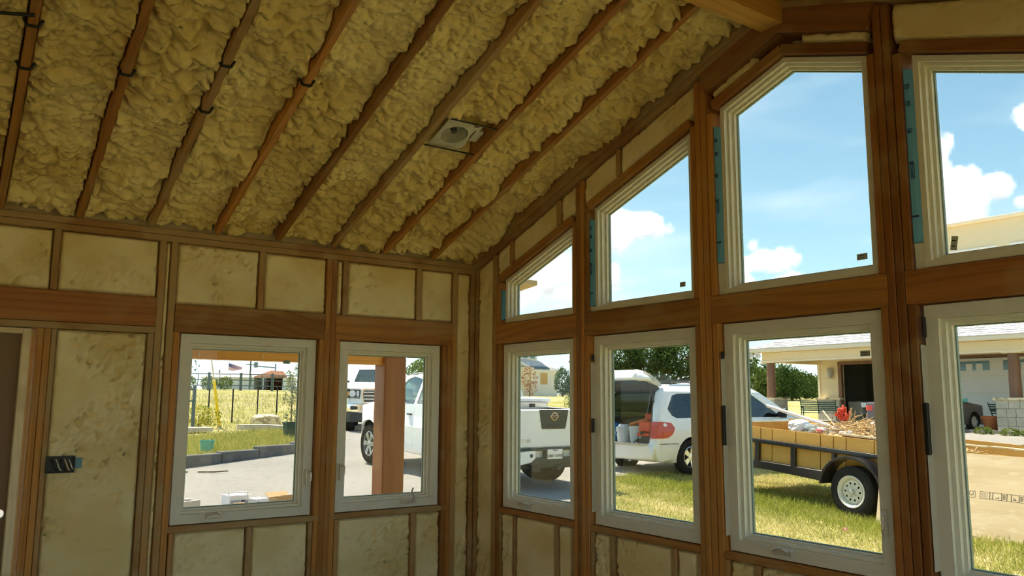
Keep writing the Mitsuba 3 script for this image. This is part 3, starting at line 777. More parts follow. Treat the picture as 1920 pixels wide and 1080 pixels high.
# grass blades on the lawn seen through the gable windows
n = 170000
P = np.c_[rng.uniform(-6.3, 4.2, n), rng.uniform(2.6, 12.5, n)]
inside = shapely.contains_xy(DRIVE.buffer(-.05), P[:, 0], P[:, 1])
P = P[~inside]; n = len(P)
dens = meshkit.fbm(np.c_[P * .6, np.zeros(n)], 3, 21)
lush = np.exp(-((P[:, 1] - (6.9 - .1 * (P[:, 0]))) / 1.0) ** 2)
hgt = (.022 + .05 * dens + .05 * lush) * rng.uniform(.5, 1.3, n)
z = zgs(P) + .0
a = rng.uniform(0, 2 * np.pi, n); w = rng.uniform(.004, .009, n)
lean = rng.normal(0, .55, (n, 2)) * hgt[:, None]
dx = np.c_[np.cos(a) * w, np.sin(a) * w]
v = np.empty((n, 3, 3)); v[:, 0, :2] = P - dx; v[:, 1, :2] = P + dx; v[:, 2, :2] = P + lean; v[:, 0, 2] = v[:, 1, 2] = z - .01; v[:, 2, 2] = z + hgt
dry = np.clip(.42 + 1.5 * (meshkit.fbm(np.c_[P * 2.2, np.ones(n)], 3, 33) - .42) - .9 * lush + rng.normal(0, .25, n), 0, 1)[:, None]
col = np.array([[.36, .40, .08]]) * (1 - dry) + np.array([[.85, .76, .40]]) * dry
col = np.repeat(col[:, None], 3, 1) * rng.uniform(.7, 1.25, (n, 1, 1))
k = put('lawn_grass', (v.reshape(-1, 3), np.arange(3 * n).reshape(-1, 3)), 'leaf', color=np.clip(col.reshape(-1, 3), 0, 1)); tag(k, 'short sunlit lawn grass outside the gable windows, longer under the trailer', 'grass', kind='stuff')


def blades(name, label, poly, n, h, seed, cols=((.33, .37, .07), (.58, .52, .20))):
    g = np.random.default_rng(seed); x0, y0, x1, y1 = poly.bounds
    P = np.c_[g.uniform(x0, x1, n * 2), g.uniform(y0, y1, n * 2)]; P = P[shapely.contains_xy(poly, P[:, 0], P[:, 1])][:n]; n = len(P)
    z = zgs(P); hh = h * g.uniform(.4, 1.3, n); a = g.uniform(0, 6.28, n); w = g.uniform(.008, .018, n)
    v = np.empty((n, 3, 3)); d = np.c_[np.cos(a) * w, np.sin(a) * w]
    v[:, 0, :2] = P - d; v[:, 1, :2] = P + d; v[:, 2, :2] = P + g.normal(0, .4, (n, 2)) * hh[:, None]; v[:, 0, 2] = v[:, 1, 2] = z - .02; v[:, 2, 2] = z + hh
    t = g.uniform(0, 1, (n, 1)); c = np.array([cols[0]]) * (1 - t) + np.array([cols[1]]) * t
    k = put(name, (v.reshape(-1, 3), np.arange(3 * n).reshape(-1, 3)), 'leaf', color=np.repeat(c, 3, 0)); tag(k, label, 'grass', kind='stuff')


blades('verge_grass', 'bright grass along the top of the block curb', sg.Polygon([(-11.0, -2.5), (-11.65, .55), (-13.1, 3.4), (-16.8, 6.0), (-19.5, 6.0), (-17.2, -2.5)]), 26000, .16, 3)
blades('field_grass', 'dry grass of the field behind the curb', sg.Polygon([(-19, -2), (-19, 6), (-30, 13), (-46, 22), (-46, -2)]), 9000, .22, 4, ((.36, .35, .12), (.54, .48, .25)))


# ------------------------------------------------------------------ plants
def leaves(c, r, n, size, cols, g, shell=.55):
    """Leaf quads scattered in an ellipsoid, thicker towards its skin: (vertices, faces, colours)."""
    d = g.normal(size=(n, 3)); d /= np.linalg.norm(d, axis=1, keepdims=True)
    rr = (shell + (1 - shell) * g.uniform(0, 1, n)) ** .8
    p = np.asarray(c) + d * rr[:, None] * np.asarray(r) * (1 + .25 * (meshkit.noise(d * 2.7 + np.asarray(c), 3) - .5))[:, None]
    u = g.normal(size=(n, 3)); u /= np.linalg.norm(u, axis=1, keepdims=True)
    w = np.cross(u, g.normal(size=(n, 3))); w /= np.linalg.norm(w, axis=1, keepdims=True)
    s = size * g.uniform(.6, 1.4, n)[:, None]
    v = np.stack([p - u * s, p + w * s * .5, p + u * s, p - w * s * .5], 1).reshape(-1, 3)
    f = (np.arange(n) * 4)[:, None] + np.array([[0, 1, 2, 3]])
    t = g.uniform(0, 1, (n, 1)); col = np.array([cols[0]]) * (1 - t) + np.array([cols[1]]) * t
    return v, np.vstack([f[:, [0, 1, 2]], f[:, [0, 2, 3]]]), np.repeat(col, 4, 0)


def tree(name, label, base, blobs, n, size, cols, trunk=None, seed=1, cat='tree', group=None):
    g = np.random.default_rng(seed)
    k = thing(name, label, cat, group)
    tot = sum(b[3] * b[4] * b[5] for b in blobs)
    V, F, Cc, o = [], [], [], 0
    for b in blobs:
        v, f, c = leaves((base[0] + b[0], base[1] + b[1], base[2] + b[2]), (b[3], b[4], b[5]), max(40, int(n * b[3] * b[4] * b[5] / tot)), size, cols, g)
        V.append(v); F.append(f + o); Cc.append(c); o += len(v)
    part(k, 'foliage', (np.vstack(V), np.vstack(F)), 'leaf', color=np.clip(np.vstack(Cc), 0, 1), kind='stuff')
    tr = []
    if trunk:
        top = np.array([base[0] + trunk[2], base[1] + trunk[3], base[2] + trunk[1]])
        b0 = np.array([base[0], base[1], base[2] - .1])
        tr.append(cyl(b0, b0 * .35 + top * .65, trunk[0], trunk[0] * .75, 10)); tr.append(cyl(b0 * .35 + top * .65, top, trunk[0] * .75, trunk[0] * .4, 10))
        for b in blobs: tr.append(cyl(b0 * .4 + top * .6, (base[0] + b[0], base[1] + b[1], base[2] + b[2] - .2 * b[5]), trunk[0] * .4, trunk[0] * .12, 7))
        part(k, 'trunk', tr, 'bark', smooth=50)
    return k


DG, LG = ((.035, .075, .022), (.11, .17, .045)), ((.09, .15, .03), (.24, .30, .08))
zt = zg(-27, 29)
tree('oak_tree', 'large spreading dark oak tree standing behind the open minivan', (-27.0, 28.9, zt), [(-1.9, -.9, 3.0, 1.7, 1.7, 1.2), (-.3, .2, 3.4, 1.6, 1.6, 1.25), (1.2, 1.0, 3.1, 1.7, 1.6, 1.2), (2.7, 2.1, 3.2, 1.5, 1.4, 1.15), (-3.2, -1.7, 2.7, 1.3, 1.2, 1.1), (.5, .5, 2.1, 1.3, 1.1, .8), (2.2, 2.0, 2.3, 1.2, 1.1, .7), (-1.6, -1.2, 1.9, 1.5, 1.5, .9), (3.7, 3.0, 2.6, 1.0, 1.0, .8)], 24000, .085, DG, (.22, 2.4, .5, .4), 5)
zt = zg(-47.6, 25.9)
tree('round_tree', 'dense round green tree seen over the pickup cab beside the porch post', (-47.6, 25.9, zt), [(0, 0, 1.5, 1.3, 1.5, 1.25), (.5, 1.0, 1.3, 1.1, 1.2, 1.05), (-.6, .7, 1.6, 1.0, 1.0, .9)], 5000, .10, LG, (.15, 1.2, 0, 0), 6)
for q, (x, y, hh, n, cl, lb) in enumerate([(-39.5, 52.5, 3.3, 3600, LG, 'pale green tree left of the round porch column'), (-38.6, 54.8, 3.6, 3600, DG, 'tall dark green tree behind the round porch column'), (-39.5, 57.5, 3.1, 3600, DG, 'dark green bushy tree right of the round porch column'), (-41.0, 60.5, 2.6, 3400, DG, 'lower dark green bushy tree behind the green bench'),
                                           (-46, 68, 2.9, 2200, LG, 'thin pale tree rising behind the field bushes'), (-52, 80, 2.7, 3000, DG, 'far dark tree line beside the garage corner'), (-57, 90, 3.2, 3000, DG, 'farthest dark tree at the garage corner')]):
    zt = zg(x, y)
    tree('field_tree', lb, (x, y, zt), [(0, 0, hh * .5, 1.5, 1.6, hh * .5), (1.0, 1.2, hh * .42, 1.3, 1.3, hh * .42), (-.9, -1.0, hh * .40, 1.2, 1.2, hh * .4)], n, .11, cl, (.1, hh * .5, 0, 0), 20 + q)
x, y = -53.7, 43.9
tree('corner_tree', 'small green tree at the right corner of the beige cupola house', (x, y, zg(x, y)), [(0, 0, 1.4, .85, .9, 1.35), (.4, .6, .9, .7, .7, .9)], 2500, .09, DG, (.08, 1.2, 0, 0), 41)
x, y = -50.5, 43.8
tree('brown_bush', 'brownish low bush right of the beige cupola house', (x, y, zg(x, y)), [(0, 0, .7, .9, 1.0, .75)], 1200, .09, ((.20, .12, .05), (.34, .24, .10)), (.05, .6, 0, 0), 42, 'bush')
x, y = -43.3, 32.4
tree('red_leaved_tree', 'thin young tree with sparse reddish leaves before the beige cupola house', (x, y, zg(x, y)), [(0, 0, 1.5, .62, .65, .95), (.1, .1, .8, .5, .5, .6)], 520, .065, ((.22, .07, .05), (.42, .24, .12)), (.04, 1.9, .05, .05), 43)
x, y = -26, 22.1
tree('young_bush', 'loose yellow green bush above the right end of the tailgate', (x, y, zg(x, y)), [(0, 0, .55, .25, .3, .5)], 320, .04, LG, (.03, .7, 0, 0), 44, 'bush')
x, y = -22.4, 3.6
k = tree('flowering_shrub', 'yellow flowered shrub at the foot of the gate post', (x, y, zg(x, y)), [(0, 0, .45, .42, .42, .42), (.1, .35, .4, .35, .35, .35)], 620, .045, ((.22, .30, .05), (.62, .52, .08)), (.03, .5, 0, 0), 45, 'shrub')
g = np.random.default_rng(5)
zt = zg(-13.5, -.35)
zt = zg(-13.5, 0)
tree('roadside_tree', 'tree whose sparse leafy twigs hang in from the left window edge', (-13.5, .0, zt), [(.0, 1.0, 2.28 - zt, .30, .34, .26), (.1, .2, 2.7 - zt, .6, .6, .5), (.0, -.8, 2.6 - zt, .7, .7, .6)], 520, .032, ((.03, .10, .08), (.10, .18, .10)), (.05, 2.5 - zt, .05, .1), 46)

# potted shrub on the raised bed
x, y = -16.3, 4.48; z0 = zg(x, y)
k = thing('planter', 'dark green square planter on the raised bed at the right window edge', 'planter')
pot = hull([(x + sx * a, y + sy * a, z0 + h) for a, h in ((.13, .0), (.17, .42)) for sx in (-1, 1) for sy in (-1, 1)])
part(k, 'pot', pot, 'pot_green'); part(k, 'rim', box((x, y, z0 + .425), (.38, .38, .04), .006), 'pot_green'); part(k, 'soil', box((x, y, z0 + .45), (.3, .3, .01)), 'bark')
tree('potted_shrub', 'tall leggy shrub with pale flower spikes growing in the green planter', (x, y, z0 + .44), [(0, 0, .18, .22, .22, .2), (.0, -.05, .75, .22, .22, .35), (0, .05, 1.05, .25, .25, .3), (-.05, -.1, 1.3, .07, .07, .14), (.05, .08, 1.42, .06, .06, .16)], 700, .03, ((.14, .20, .06), (.42, .42, .26)), (.02, 1.3, 0, 0), 47, 'shrub')

# ------------------------------------------------------------------ outside the eave wall: porch, curb, yard
zp = zg(-2.4, .46)
k = thing('porch_post', 'square reddish brown timber porch post outside the right casement window', 'post')
part(k, 'shaft', box((-2.4, .47, (zp + 2.05) / 2), (.25, .25, 2.05 - zp), .012), 'porch_wood')
part(k, 'base', box((-2.4, .47, zp + .04), (.29, .29, .12), .01), 'porch_wood')
k = thing('porch_beam', 'orange timber porch beam across the top of the casement windows', 'beam')
m, uv = plank((-2.4, -6.5, 2.085), (-2.4, .60, 2.085), .14, .235, (0, 0, 1)); part(k, 'beam', m, 'wood_bright', uv=uv)
for y in (-1.52, -.93): part(k, 'bracket', box((-2.325, y, 2.01), (.012, .014, .05)), 'pine')
k = claim('porch_roof'); tag(k, 'low porch roof over the strip outside the casement windows', 'roof', kind='structure')
p = hull([(-.17, -6.6, 2.60), (-.17, .75, 2.60), (-2.9, -6.6, 2.33), (-2.9, .75, 2.33), (-.17, -6.6, 2.64), (-.17, .75, 2.64), (-2.9, -6.6, 2.37), (-2.9, .75, 2.37)]); part(k, 'deck', p, 'sheathing')
k = claim('porch_slab'); tag(k, 'concrete porch slab outside the casement windows', 'slab', kind='structure')
part(k, 'slab', box((-1.4, -2.9, -.09), (2.45, 7.2, .10)), 'concrete')

# block curb
k = thing('block_curb', 'long curb of dark grey split blocks holding the raised grass', 'curb')
line = sg.LineString([(-9.7, -5.5), (-11.45, .5), (-12.9, 3.35), (-16.7, 5.95), (-24.3, 9.7)])
d0 = 0.0
for q in range(20):
    L = R_.uniform(.95, 1.15)
    a, b = line.interpolate(d0), line.interpolate(d0 + L - .02); d0 += L
    ax = np.array([b.x - a.x, b.y - a.y]); ln = np.hypot(*ax); ang = math.atan2(ax[1], ax[0])
    cx, cy = (a.x + b.x) / 2, (a.y + b.y) / 2; h = R_.uniform(.20, .23)
    part(k, 'block', box((0, 0, 0), (ln, .22, h + .1), .012), 'block', M=mat4(Rz(ang + R_.uniform(-.01, .01)), (cx, cy, zg(cx, cy) + h / 2 - .03)))

x, y = -13.75, 1.62; z0 = zg(x, y)
k = thing('teal_bucket', 'teal plastic bucket on the grass just above the curb', 'bucket')
part(k, 'body', lathe([(.0, 0), (.125, 0), (.155, .30), (.150, .30), (.122, .012), (0, .012)], (x, y, z0 + .02), 24), 'teal', smooth=40)
part(k, 'rim', lathe([(.154, .28), (.164, .28), (.164, .305), (.154, .305)], (x, y, z0 + .02), 24), 'teal')
part(k, 'bail', tube([(x + .16 * math.cos(t), y + .16 * math.sin(t) * .3, z0 + .3 + .03 * math.sin(t)) for t in np.linspace(0, 3.14, 9)], .004, 6), 'steel')


def rock(c, s, seed, sub=3, amp=.22):
    m = trimesh.creation.icosphere(subdivisions=sub)
    v = m.vertices * 1.0
    v = np.sign(v) * np.abs(v) ** .7
    v *= (1 + amp * (meshkit.fbm(v * 1.7 + seed, 3, seed) - .5))[:, None]
    v += .05 * (meshkit.fbm(v * 6 + seed, 2, seed + 1) - .5)[:, None] * v
    m.vertices = v * np.asarray(s) + np.asarray(c); return m


x, y = -23.4, 6.15; z0 = zg(x, y)
k = put('boulder', rock((x, y, z0 + .14), (.42, .52, .24), 3, 4), 'limestone', smooth=35); 
bb = rock((x - .1, y + .25, z0 + .16), (.4, .48, .20), 8, 3)
tag(k, 'large flat limestone boulder in the dry grass', 'boulder')
for q, (x, y, sx, sy, h, lb) in enumerate([(-19.9, 4.75, .38, .62, .09, 'left pale flagstone slab laid on the raised bed below the boulder'), (-19.0, 5.45, .25, .55, .07, 'right pale flagstone slab running toward the planter'), (-20.4, 2.7, .5, .75, .06, 'pale flagstone edging under the flowering shrub')]):
    z0 = zg(x, y)
    pl = affinity.translate(affinity.scale(sg.Polygon([(-1, -.9), (-.2, -1), (.95, -.85), (1, .1), (.85, .95), (-.3, 1), (-1, .7)]), sx, sy, origin=(0, 0)), x, y)
    m = poly_ex(pl, h + .06); m.apply_translation((0, 0, z0 + .06)); tag(put('flagstone', m, 'stone'), lb, 'stone slab')
x, y = -19.9, 4.72; z0 = zg(x, y)
for sx in (-.3, .3): tag(put('flagstone_support', box((x + sx, y, z0 + .04), (.2, .3, .14), .02), 'stone'), 'rough stone block under the near edge of the left flagstone' if sx > 0 else 'rough stone block under the far edge of the left flagstone', 'stone')

x, y = -11.2, .2; z0 = zg(x, y) + .03
k = put('paver_slab', box((x, y, z0 + .06), (.6, .6, .09), .008), 'stone'); tag(k, 'top loose paver slab on the driveway at the left window edge', 'paver')
k = put('paver_slab', box((x + .25, y - .02, z0 + .0), (.62, .6, .05), .008), 'stone'); tag(k, 'lower loose paver slab lying under the other at the left window edge', 'paver')
k = put('scrap_stick', tube([(-10.5, .62, zg(-10.5, .62) + .045), (-10.35, .85, zg(-10.35, .85) + .045), (-10.3, 1.12, zg(-10.3, 1.1) + .05)], [.014, .016, .01], 7), 'bark'); tag(k, 'short dark stick lying on the concrete driveway', 'stick')

# gate post, T-posts, pipe fence
x, y = -21.2, 3.12; z0 = zg(x, y)
k = thing('gate_post', 'thick dark steel gate post at the left window edge', 'post')
part(k, 'pipe', cyl((x, y, z0 - .1), (x, y, z0 + 1.42), .055, n=14), 'galv_fence', smooth=40); part(k, 'cap', lathe([(0, .03), (.06, .01), (.06, -.03), (0, -.03)], (x, y, z0 + 1.42), 14), 'galv_fence')
for h in (.95,): part(k, 'rail', cyl((x, y, z0 + h), (x - .3, y - 1.2, z0 + h), .03, n=10), 'galv_fence', smooth=40)
part(k, 'rail', cyl((x, y, z0 + 1.3), (x - .5, y - 1.2, z0 + 1.36), .03, n=10), 'galv_fence', smooth=40)
for q, (x, y, h) in enumerate([(-26.6, 5.0, 1.22), (-25.6, 5.6, 1.25), (-28.6, 7.5, 1.25), (-28.4, 8.25, 1.25), (-31.5, 10.3, 1.35)]):
    z0 = zg(x, y)
    m = [box((x, y, z0 + h / 2 - .1), (.012, .05, h + .2)), box((x + .018, y, z0 + h / 2 - .1), (.03, .012, h + .2))]
    lb = ['left of the yellow guy guard', 'right of the yellow guy guard', 'left behind the boulder', 'right behind the boulder', 'beside the potted shrub'][q]
    tag(put('fence_post', m, 'black' if q < 4 else 'galv_fence'), f'thin dark steel fence post standing {lb}', 'fence post')
k = thing('guy_wire', 'steel guy wire with a yellow plastic guard leaning across the field', 'guy wire')
b0, t0 = np.array([-23.4, 4.55, zg(-23.4, 4.55)]), np.array([-22.5, 3.88, 3.2])
part(k, 'wire', cyl(b0, b0 + (t0 - b0) * 1.4, .022, n=8), 'steel'); part(k, 'guard', cyl(b0 + (t0 - b0) * .02, b0 + (t0 - b0) * .62, .055, .05, n=12), 'yellow', smooth=40)
part(k, 'anchor', box(b0 + [0, 0, .02], (.12, .12, .1), .01), 'stone')
k = thing('pipe_fence', 'long dark pipe corral fence across the back of the field', 'fence')
fp = [np.array([-57.5 + 4.6 * t, 8.5 + 12.5 * t, 0]) for t in np.linspace(0, 1, 7)]
for p in fp: p[2] = zg(p[0], p[1])
for p in fp: part(k, 'post', cyl(p - [0, 0, .1], p + [0, 0, 1.28], .10, n=10), 'galv_fence', smooth=40)
for h in (.35, .75, 1.18):
    part(k, 'rail', tube([p + [0, 0, h] for p in fp], .035, 6), 'galv_fence', smooth=40)
for a, b in zip(fp[:-1], fp[1:]):
    for t in (.33, .66): part(k, 'picket', cyl(a + (b - a) * t + [0, 0, .3], a + (b - a) * t + [0, 0, 1.18], .025, n=6), 'galv_fence')
g = np.random.default_rng(3)
for q, (x, y) in enumerate([(-57.5, 11.6), (-57, 12.9), (-56.5, 14.0)]):
    tree('fence_weeds', ['clump of green weeds at the left end of the pipe fence', 'clump of green weeds at the pipe fence behind the guy wire', 'clump of green weeds beside the middle of the pipe fence'][q], (x, y, zg(x, y)), [(0, 0, .5, .7, .6, .55)], 420, .08, LG, None, 60 + q, 'weeds')

# barn and poles far away
k = thing('barn', 'long pale metal barn with a low gable and open rusty bay beyond the pipe fence', 'barn')
bc = np.array([-115.5, 35.0]); bz = zg(*bc) - .1; ax = np.array([5.6, 9.0]); ax = ax / np.hypot(*ax); nx = np.array([ax[1], -ax[0]])
def bp(a, b, z): q = bc + ax * a + nx * b; return (q[0], q[1], bz + z)
part(k, 'wall', hull([bp(a, b, z) for a in (-6.3, .6) for b in (-4, 4) for z in (0, 1.9)]), 'barn_metal')
part(k, 'back_wall', hull([bp(a, b, z) for a in (.7, 5.0) for b in (-4, -3.5) for z in (0, 2.0)]), 'rust')
part(k, 'end_wall', hull([bp(a, b, z) for a in (4.9, 5.1) for b in (-4, 4) for z in (0, 2.0)]), 'barn_metal')
part(k, 'roof', hull([bp(-6.8, 4.3, 1.9), bp(-6.8, 4.3, 2.0), bp(6.0, 4.3, 1.95), bp(-2.0, -1, 3.35), bp(1.2, -1, 3.35), bp(6.0, -4.3, 1.95), bp(-6.8, -4.3, 1.95)]), 'garage_white')
part(k, 'lean_roof', hull([bp(.8, 4.4, 2.05), bp(5.6, 4.4, 2.15), bp(2.2, 0, 3.1), bp(4.0, 0, 3.0), bp(.8, 4.4, 2.0), bp(5.6, 4.4, 2.1)]), 'rust')
for a in (.7, 2.1, 3.5, 4.9): part(k, 'bay_post', hull([bp(a + s1 * .08, 3.9 + s2 * .08, z) for s1 in (-1, 1) for s2 in (-1, 1) for z in (0, 2.0)]), 'barn_metal')
for q, (x, y, top, lb) in enumerate([(-127.5, 34.4, 6.9, 'flag pole'), (-126, 32.6, 5.6, ''), (-104, 30.6, 6.4, ''), (-118, 38.8, 6.6, '')]):
    z0 = zg(x, y)
    if q == 0:
        k = thing('flag_pole', 'thin white pole flying a small flag left of the barn roof', 'flag pole')
        part(k, 'pole', cyl((x, y, z0), (x, y, top + z0 - 2.4), .06, .04, n=8), 'garage_white')
        zt = top + z0 - 2.4
        n_ = 13; F = []; V = []; Cc = []
        for i in range(n_):
            V += [(x, y, zt - .1 - .09 * i), (x + .9, y + 1.9, zt - .75 - .09 * i)]; Cc += [(.55, .08, .08) if i % 2 == 0 else (.8, .8, .8)] * 2
        V = np.array(V); fl = [[2 * i, 2 * i + 1, 2 * i + 3, 2 * i + 2] for i in range(n_ - 1)]
        Cc = np.array(Cc); Cc[:14:2] = (.05, .07, .22)
        part(k, 'flag', (V, np.array(fl)), 'fabric_flag', color=Cc)
    else:
        k = thing('utility_pole', ['', 'short bare pole left of the flag pole', 'dark pole with a cross arm rising by the barn roof', 'dark pole with a side lamp arm above the barn ridge'][q], 'pole')
        part(k, 'shaft', cyl((x, y, z0), (x, y, z0 + top - 2.4), .12, .09, n=8), 'galv_fence')
        if q == 2: part(k, 'cross_arm', cyl((x - .3, y - .5, z0 + top - 2.9), (x + .3, y + .5, z0 + top - 3.0), .06, n=6), 'galv_fence')
        if q == 3: part(k, 'arm', cyl((x, y, z0 + top - 3.0), (x - 1.4, y - 2.6, z0 + top - 2.8), .09, n=6), 'galv_fence'); part(k, 'lamp', box((x - 1.4, y - 2.6, z0 + top - 2.6), (.4, .5, .8), .05), 'galv_fence')

# boxes and block on the driveway below the left casement window
zb = zg(-6.8, .2) + .03


def carton(name, label, c, s, ang, bsdf, flaps=True, lab=None, tilt=0):
    k = thing(name, label, 'box')
    Mx = mat4(Rz(ang) @ Rx(tilt), c); x, y, z = s
    m = poly_ex(sg.box(-x / 2, -y / 2, x / 2, y / 2).difference(sg.box(-x / 2 + .006, -y / 2 + .006, x / 2 - .006, y / 2 - .006)), z); part(k, 'walls', m, bsdf, M=Mx)
    part(k, 'bottom', box((0, 0, .004), (x, y, .008)), bsdf, M=Mx)
    if flaps:
        for sx in (-1, 1):
            p = [(sx * x / 2, -y / 2, z), (sx * x / 2, y / 2, z), (sx * (x / 2 + .35 * y), -y / 2, z + .05), (sx * (x / 2 + .35 * y), y / 2, z + .05)]
            part(k, 'flap', hull(p + [(a, b, c_ - .005) for a, b, c_ in p]), bsdf, M=Mx)
    else: part(k, 'lid', box((0, 0, z - .003), (x, y, .006)), bsdf, M=Mx)
    if lab:
        for (lx, lz, lw, lh, mt) in lab:
            part(k, 'print', box((x / 2 + .001, lx, lz), (.003, lw, lh)), mt, M=Mx)
    return k


zb = zg(-4.8, -.2) + .03
k = carton('white_carton', 'tall white printed carton standing above the others below the left casement', (-4.85, -.36, zb), (.24, .25, .39), .10, 'white_box', False, [(-.045, .30, .12, .07, 'label_grey'), (.045, .30, .045, .065, 'navy'), (.09, .30, .04, .06, 'label_grey')])
part(k, 'handle', tube([(-4.76, -.47, zb + .38), (-4.76, -.465, zb + .425), (-4.74, -.26, zb + .425), (-4.74, -.235, zb + .36)], .009, 7), 'white_box', smooth=40)
carton('low_carton', 'lower white carton with a printed grey panel right of the tall white one', (-4.72, -.13, zb), (.20, .18, .345), .30, 'white_box', False, [(.01, .27, .13, .06, 'label_grey'), (-.06, .30, .02, .03, 'ink')])
carton('open_carton', 'small brown carton with an open white flap in front of the tall white one', (-4.50, -.36, zb), (.16, .15, .27), .2, 'cardboard')
carton('wide_carton', 'wide brown carton at the right corner below the left casement', (-4.78, .22, zb), (.24, .30, .33), .15, 'cardboard')
k = put('packing_scrap', tube([(-4.62, -.01, zb), (-4.62, .0, zb + .22), (-4.60, .02, zb + .27), (-4.58, .035, zb + .25), (-4.62, .05, zb + .1)], [.03, .03, .028, .02, .02], 8), 'black'); tag(k, 'crumpled black packing scrap between the white and brown cartons', 'scrap')
bl = poly_ex(sg.box(-.2, -.1, .2, .1).difference(sg.box(-.16, -.065, -.02, .065)).difference(sg.box(.02, -.065, .16, .065)), .188)
x, y = -4.85, -.97
for q in range(2): tag(put('cinder_block', bl, 'cinder', M=mat4(Rz(.25 + .03 * q), (x, y, zg(x, y) + .03 + .19 * q))), ['lower cinder block of the stack below the left casement', 'upper hollow cinder block of the stack below the left casement'][q], 'cinder block')


# ------------------------------------------------------------------ vehicles: local x forward from the rear bumper, y left, z up
def cx(side, front, plan, o=0.0, W=3.0):
    """Intersection of a side (x, z), a front (y, z) and a plan (x, y) silhouette, shrunk by o."""
    def ext(p, L):
        p = sg.Polygon(p) if not hasattr(p, 'buffer') else p
        p = p.buffer(-.06).buffer(.06, quad_segs=5).buffer(-o)
        if p.geom_type != 'Polygon': p = max(p.geoms, key=lambda g: g.area)
        return m3.CrossSection([np.array(sg.polygon.orient(p).exterior.coords)[:-1]]).extrude(L)
    a = ext(side, W).transform(np.array([[1, 0, 0, 0], [0, 0, 1, -W / 2], [0, 1, 0, 0]], float))
    b = ext(front, 12).transform(np.array([[0, 0, 1, -3], [1, 0, 0, 0], [0, 1, 0, 0]], float))
    c = ext(plan, 6).translate([0, 0, -1])
    return a ^ b ^ c


def prism(poly, y0, y1):
    """(x, z) polygon drawn out between two y."""
    p = sg.Polygon(poly).buffer(-.03).buffer(.03, quad_segs=4)
    return m3.CrossSection([np.array(sg.polygon.orient(p).exterior.coords)[:-1]]).extrude(y1 - y0).transform(np.array([[1, 0, 0, 0], [0, 0, 1, y0], [0, 1, 0, 0]], float))


def xprism(poly, x0, x1):
    """(y, z) polygon drawn out between two x."""
    p = sg.Polygon(poly).buffer(-.03).buffer(.03, quad_segs=4)
    return m3.CrossSection([np.array(sg.polygon.orient(p).exterior.coords)[:-1]]).extrude(x1 - x0).transform(np.array([[0, 0, 1, x0], [1, 0, 0, 0], [0, 1, 0, 0]], float))


def mbox(x0, x1, y0, y1, z0, z1): return m3.Manifold.cube([x1 - x0, y1 - y0, z1 - z0]).translate([x0, y0, z0])
def ycyl(x, z, r, y0, y1, n=32): return m3.Manifold.cylinder(y1 - y0, r, r, n).rotate([-90, 0, 0]).translate([x, y0, z])


def wheel(k, x, y, z, r, w, side, M, style='alloy', spokes=5):
    """Tyre with tread shoulders, rim dish and spokes; side = +1 outer face toward +y."""
    rr = r * .62
    prof = [(rr, -w / 2 + .02), (r * .80, -w / 2), (r * .95, -w / 2 + .015), (r, -w / 2 + .05), (r, w / 2 - .05), (r * .95, w / 2 - .015), (r * .80, w / 2), (rr, w / 2 - .02), (rr, -w / 2 + .02)]
    t = part(k, 'wheel', lathe(prof, (0, 0, 0), 40), 'rubber', smooth=35, M=M @ mat4(Rx(-side * math.pi / 2), (x, y, z)))
    Mw = M @ mat4(Rx(-side * math.pi / 2), (x, y, z))
    f = w / 2
    if style == 'alloy':
        ms = [lathe([(rr, f - .02), (rr * .93, f - .012), (rr * .90, f - .05), (rr * .88, -f + .03)], (0, 0, 0), 40), lathe([(0, f - .02), (.065, f - .025), (.07, f - .05), (0, f - .05)], (0, 0, 0), 20)]
        for i in range(spokes):
            a = i * 2 * math.pi / spokes
            sp = hull([(.05, -.038, f - .03), (.05, .038, f - .03), (rr * .93, -.052, f - .022), (rr * .93, .052, f - .022), (.05, -.03, f - .07), (.05, .03, f - .07), (rr * .93, -.04, f - .06), (rr * .93, .04, f - .06)])
            sp.apply_transform(mat4(Rz(a))); ms.append(sp)
        put(f'{t}__rim', ms, 'alloy', smooth=30, M=Mw)
        put(f'{t}__brake', lathe([(0, -.02), (rr * .8, -.02), (rr * .8, -.05), (0, -.05)], (0, 0, 0), 24), 'trim_dark', M=Mw)
    return t


def shut(car, xs_, z0, z1, w):
    for x in xs_:
        for s1 in (-1, 1): car = car - mbox(x - .004, x + .004, s1 * w - .05 if s1 > 0 else -w - .2, s1 * w + .2 if s1 > 0 else -w + .05, z0, z1)
    return car


def cabin(k, outer, gap, wins, M, body='car_white', glass='car_glass', liner='interior_dark', wall=.05):
    """Hollow body with window holes: shape(o) gives the solid shrunk by o; wins = {name: cutting manifold}."""
    s0 = outer(0) - outer(wall)
    for w in wins.values(): s0 = s0 - w
    if gap is not None: s0 = s0 - gap
    part(k, 'body', s0, body, smooth=32, M=M)
    li = outer(wall + .001) - outer(wall + .008)
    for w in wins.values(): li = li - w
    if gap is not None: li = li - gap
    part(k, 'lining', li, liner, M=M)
    sh = outer(.012) - outer(.016)
    for n_, w in wins.items(): part(k, n_, sh ^ w, glass, smooth=30, M=M, label='tinted window glass' if 'glass' in n_ else None)


